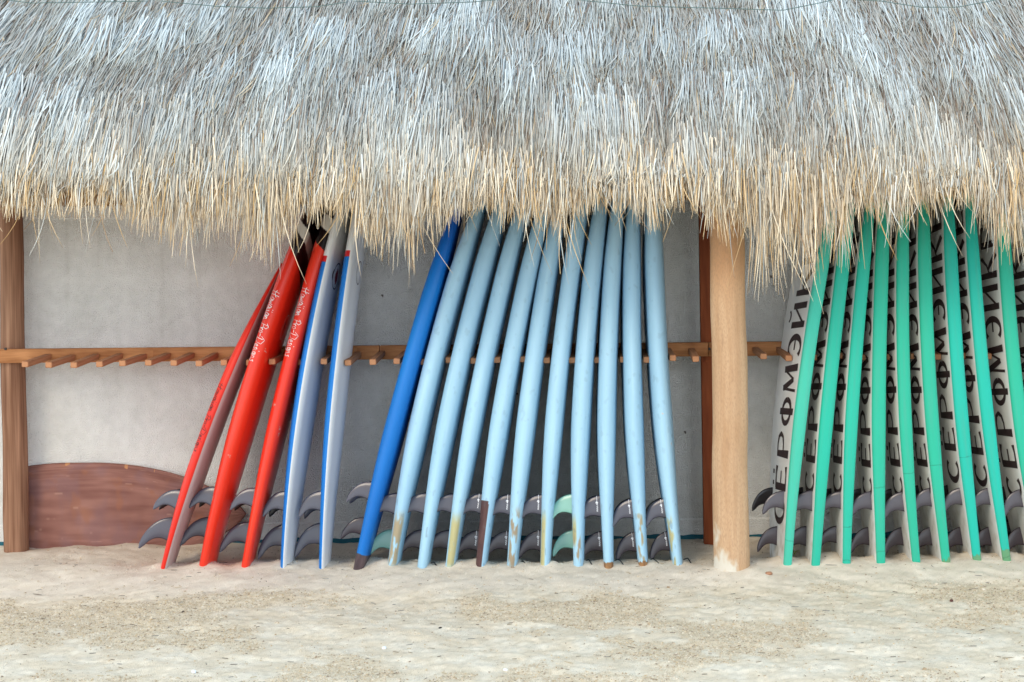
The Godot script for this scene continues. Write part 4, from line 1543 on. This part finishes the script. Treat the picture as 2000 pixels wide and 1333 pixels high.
func build_hedge() -> void:
	# shrubs beyond the wall, glimpsed through the gap under the thatch
	var leaf := SurfaceTool.new()
	leaf.begin(Mesh.PRIMITIVE_TRIANGLES)
	leaf.set_smooth_group(-1)
	tri(leaf, Vector3(0, 0, 0), Vector3(0.4, 0.5, 0.08), Vector3(0, 1, 0))
	tri(leaf, Vector3(0, 0, 0), Vector3(0, 1, 0), Vector3(-0.4, 0.5, 0.08))
	leaf.generate_normals()
	var lm := leaf.commit()
	var m := mat(Color.WHITE, 0.6, 0.4)
	m.vertex_color_use_as_albedo = true
	m.backlight_enabled = true
	m.backlight = Color(0.5, 0.5, 0.3)
	var wood := mat(Color(0.35, 0.27, 0.2), 0.9)
	var spots := [-2.9, -1.7, -0.6, 0.6, 1.8, 3.0]
	for i in spots.size():
		var o := thing("shrub", "leafy green shrub beyond the wall, %s" % ["behind the left log post", "behind the bare left part of the rack", "behind the red surfboards", "behind the light blue surfboards", "behind the first green surfboards", "behind the right edge"][i], "shrub", Vector3(spots[i], 0, -3.6 - 0.3 * (i % 2)), "shrubs beyond the wall")
		for k in 3:
			part("stem", tube_mesh([Vector3(0.05 * k, -0.05, 0), Vector3(0.1 * (k - 1), 0.8, 0.05 * k), Vector3(0.35 * (k - 1), 1.7, 0.1)], 0.03, 0.012, 6), wood, o)
		var mm := MultiMesh.new()
		mm.transform_format = MultiMesh.TRANSFORM_3D
		mm.use_colors = true
		mm.mesh = lm
		mm.instance_count = 2200
		for k in 2200:
			var a := rng.randf() * TAU
			var y := rng.randf_range(0.25, 2.5)
			var rad := 0.75 * sqrt(rng.randf()) * (1.1 - 0.25 * absf(y - 1.3)) * (0.8 + 0.25 * sin(a * 3.0 + y * 4.0 + i))
			var s := rng.randf_range(0.06, 0.12)
			var b := Basis.from_euler(Vector3(rng.randf_range(-0.8, 0.8), rng.randf() * TAU, rng.randf_range(-1.0, 1.0))).scaled(Vector3(s, s, s))
			mm.set_instance_transform(k, Transform3D(b, Vector3(cos(a) * rad, y, sin(a) * rad)))
			mm.set_instance_color(k, Color(0.10, 0.17, 0.04).lerp(Color(0.28, 0.30, 0.07), rng.randf()))
		var f := MultiMeshInstance3D.new()
		f.name = "foliage"
		f.multimesh = mm
		f.material_override = m
		o.add_child(f, true)
		f.set_meta("kind", "stuff")

func build_small_things() -> void:
	var stones := [
		[1502, 1121, 0.0125, Color(0.62, 0.45, 0.34), "rounded brown pebble in the sand right of the pale log post's foot"],
		[750, 1267, 0.009, Color(0.90, 0.92, 0.95), "small white shell fragment in the grit, left of centre front"],
		[987, 1310, 0.008, Color(0.88, 0.88, 0.86), "small white shell fragment at the front edge, below the light blue boards"],
		[1859, 1175, 0.008, Color(0.32, 0.16, 0.13), "small dark red pebble on the open sand before the green boards"],
		[378, 1314, 0.009, Color(0.86, 0.90, 0.94), "pale bluish shell fragment at the front edge, below the red boards"],
		[860, 1226, 0.006, Color(0.15, 0.12, 0.11), "tiny black pebble on the sand below the light blue boards"],
		[357, 1197, 0.007, Color(0.30, 0.24, 0.18), "small dark pebble on the sand before the red boards"],
	]
	var i := 0
	for s in stones:
		var lo := spot(s[0], s[1], 0.0)
		# meet the sand along the line of sight
		var z := 0.2
		while z < 2.6:
			lo = spot(s[0], s[1], z)
			if lo.y > sand_height(lo.x, z): break
			z += 0.01
		var o := part("pebble", round_pebble(500 + i), mat(s[3], 0.7), self, Vector3(lo.x, sand_height(lo.x, z) + s[2] * 0.3, z))
		o.scale = Vector3.ONE * s[2]
		o.rotation.y = i * 1.3
		tag(o, s[4], "pebble")
		i += 1
	# a yellow-green sprout by the first green board
	var p := spot(1552, 1076, 0.42)
	var sp := thing("sprout", "tiny yellow green sprout in the sand beside the palest green board's tail", "plant", Vector3(p.x, sand_height(p.x, 0.42), 0.42))
	var gm := mat(Color(0.62, 0.75, 0.22), 0.6)
	for k in 3:
		var a := k * 2.1
		part("leaf", tube_mesh([Vector3.ZERO, Vector3(cos(a) * 0.008, 0.016, sin(a) * 0.008), Vector3(cos(a) * 0.022, 0.018, sin(a) * 0.02)], 0.003, 0.001, 5), gm, sp)
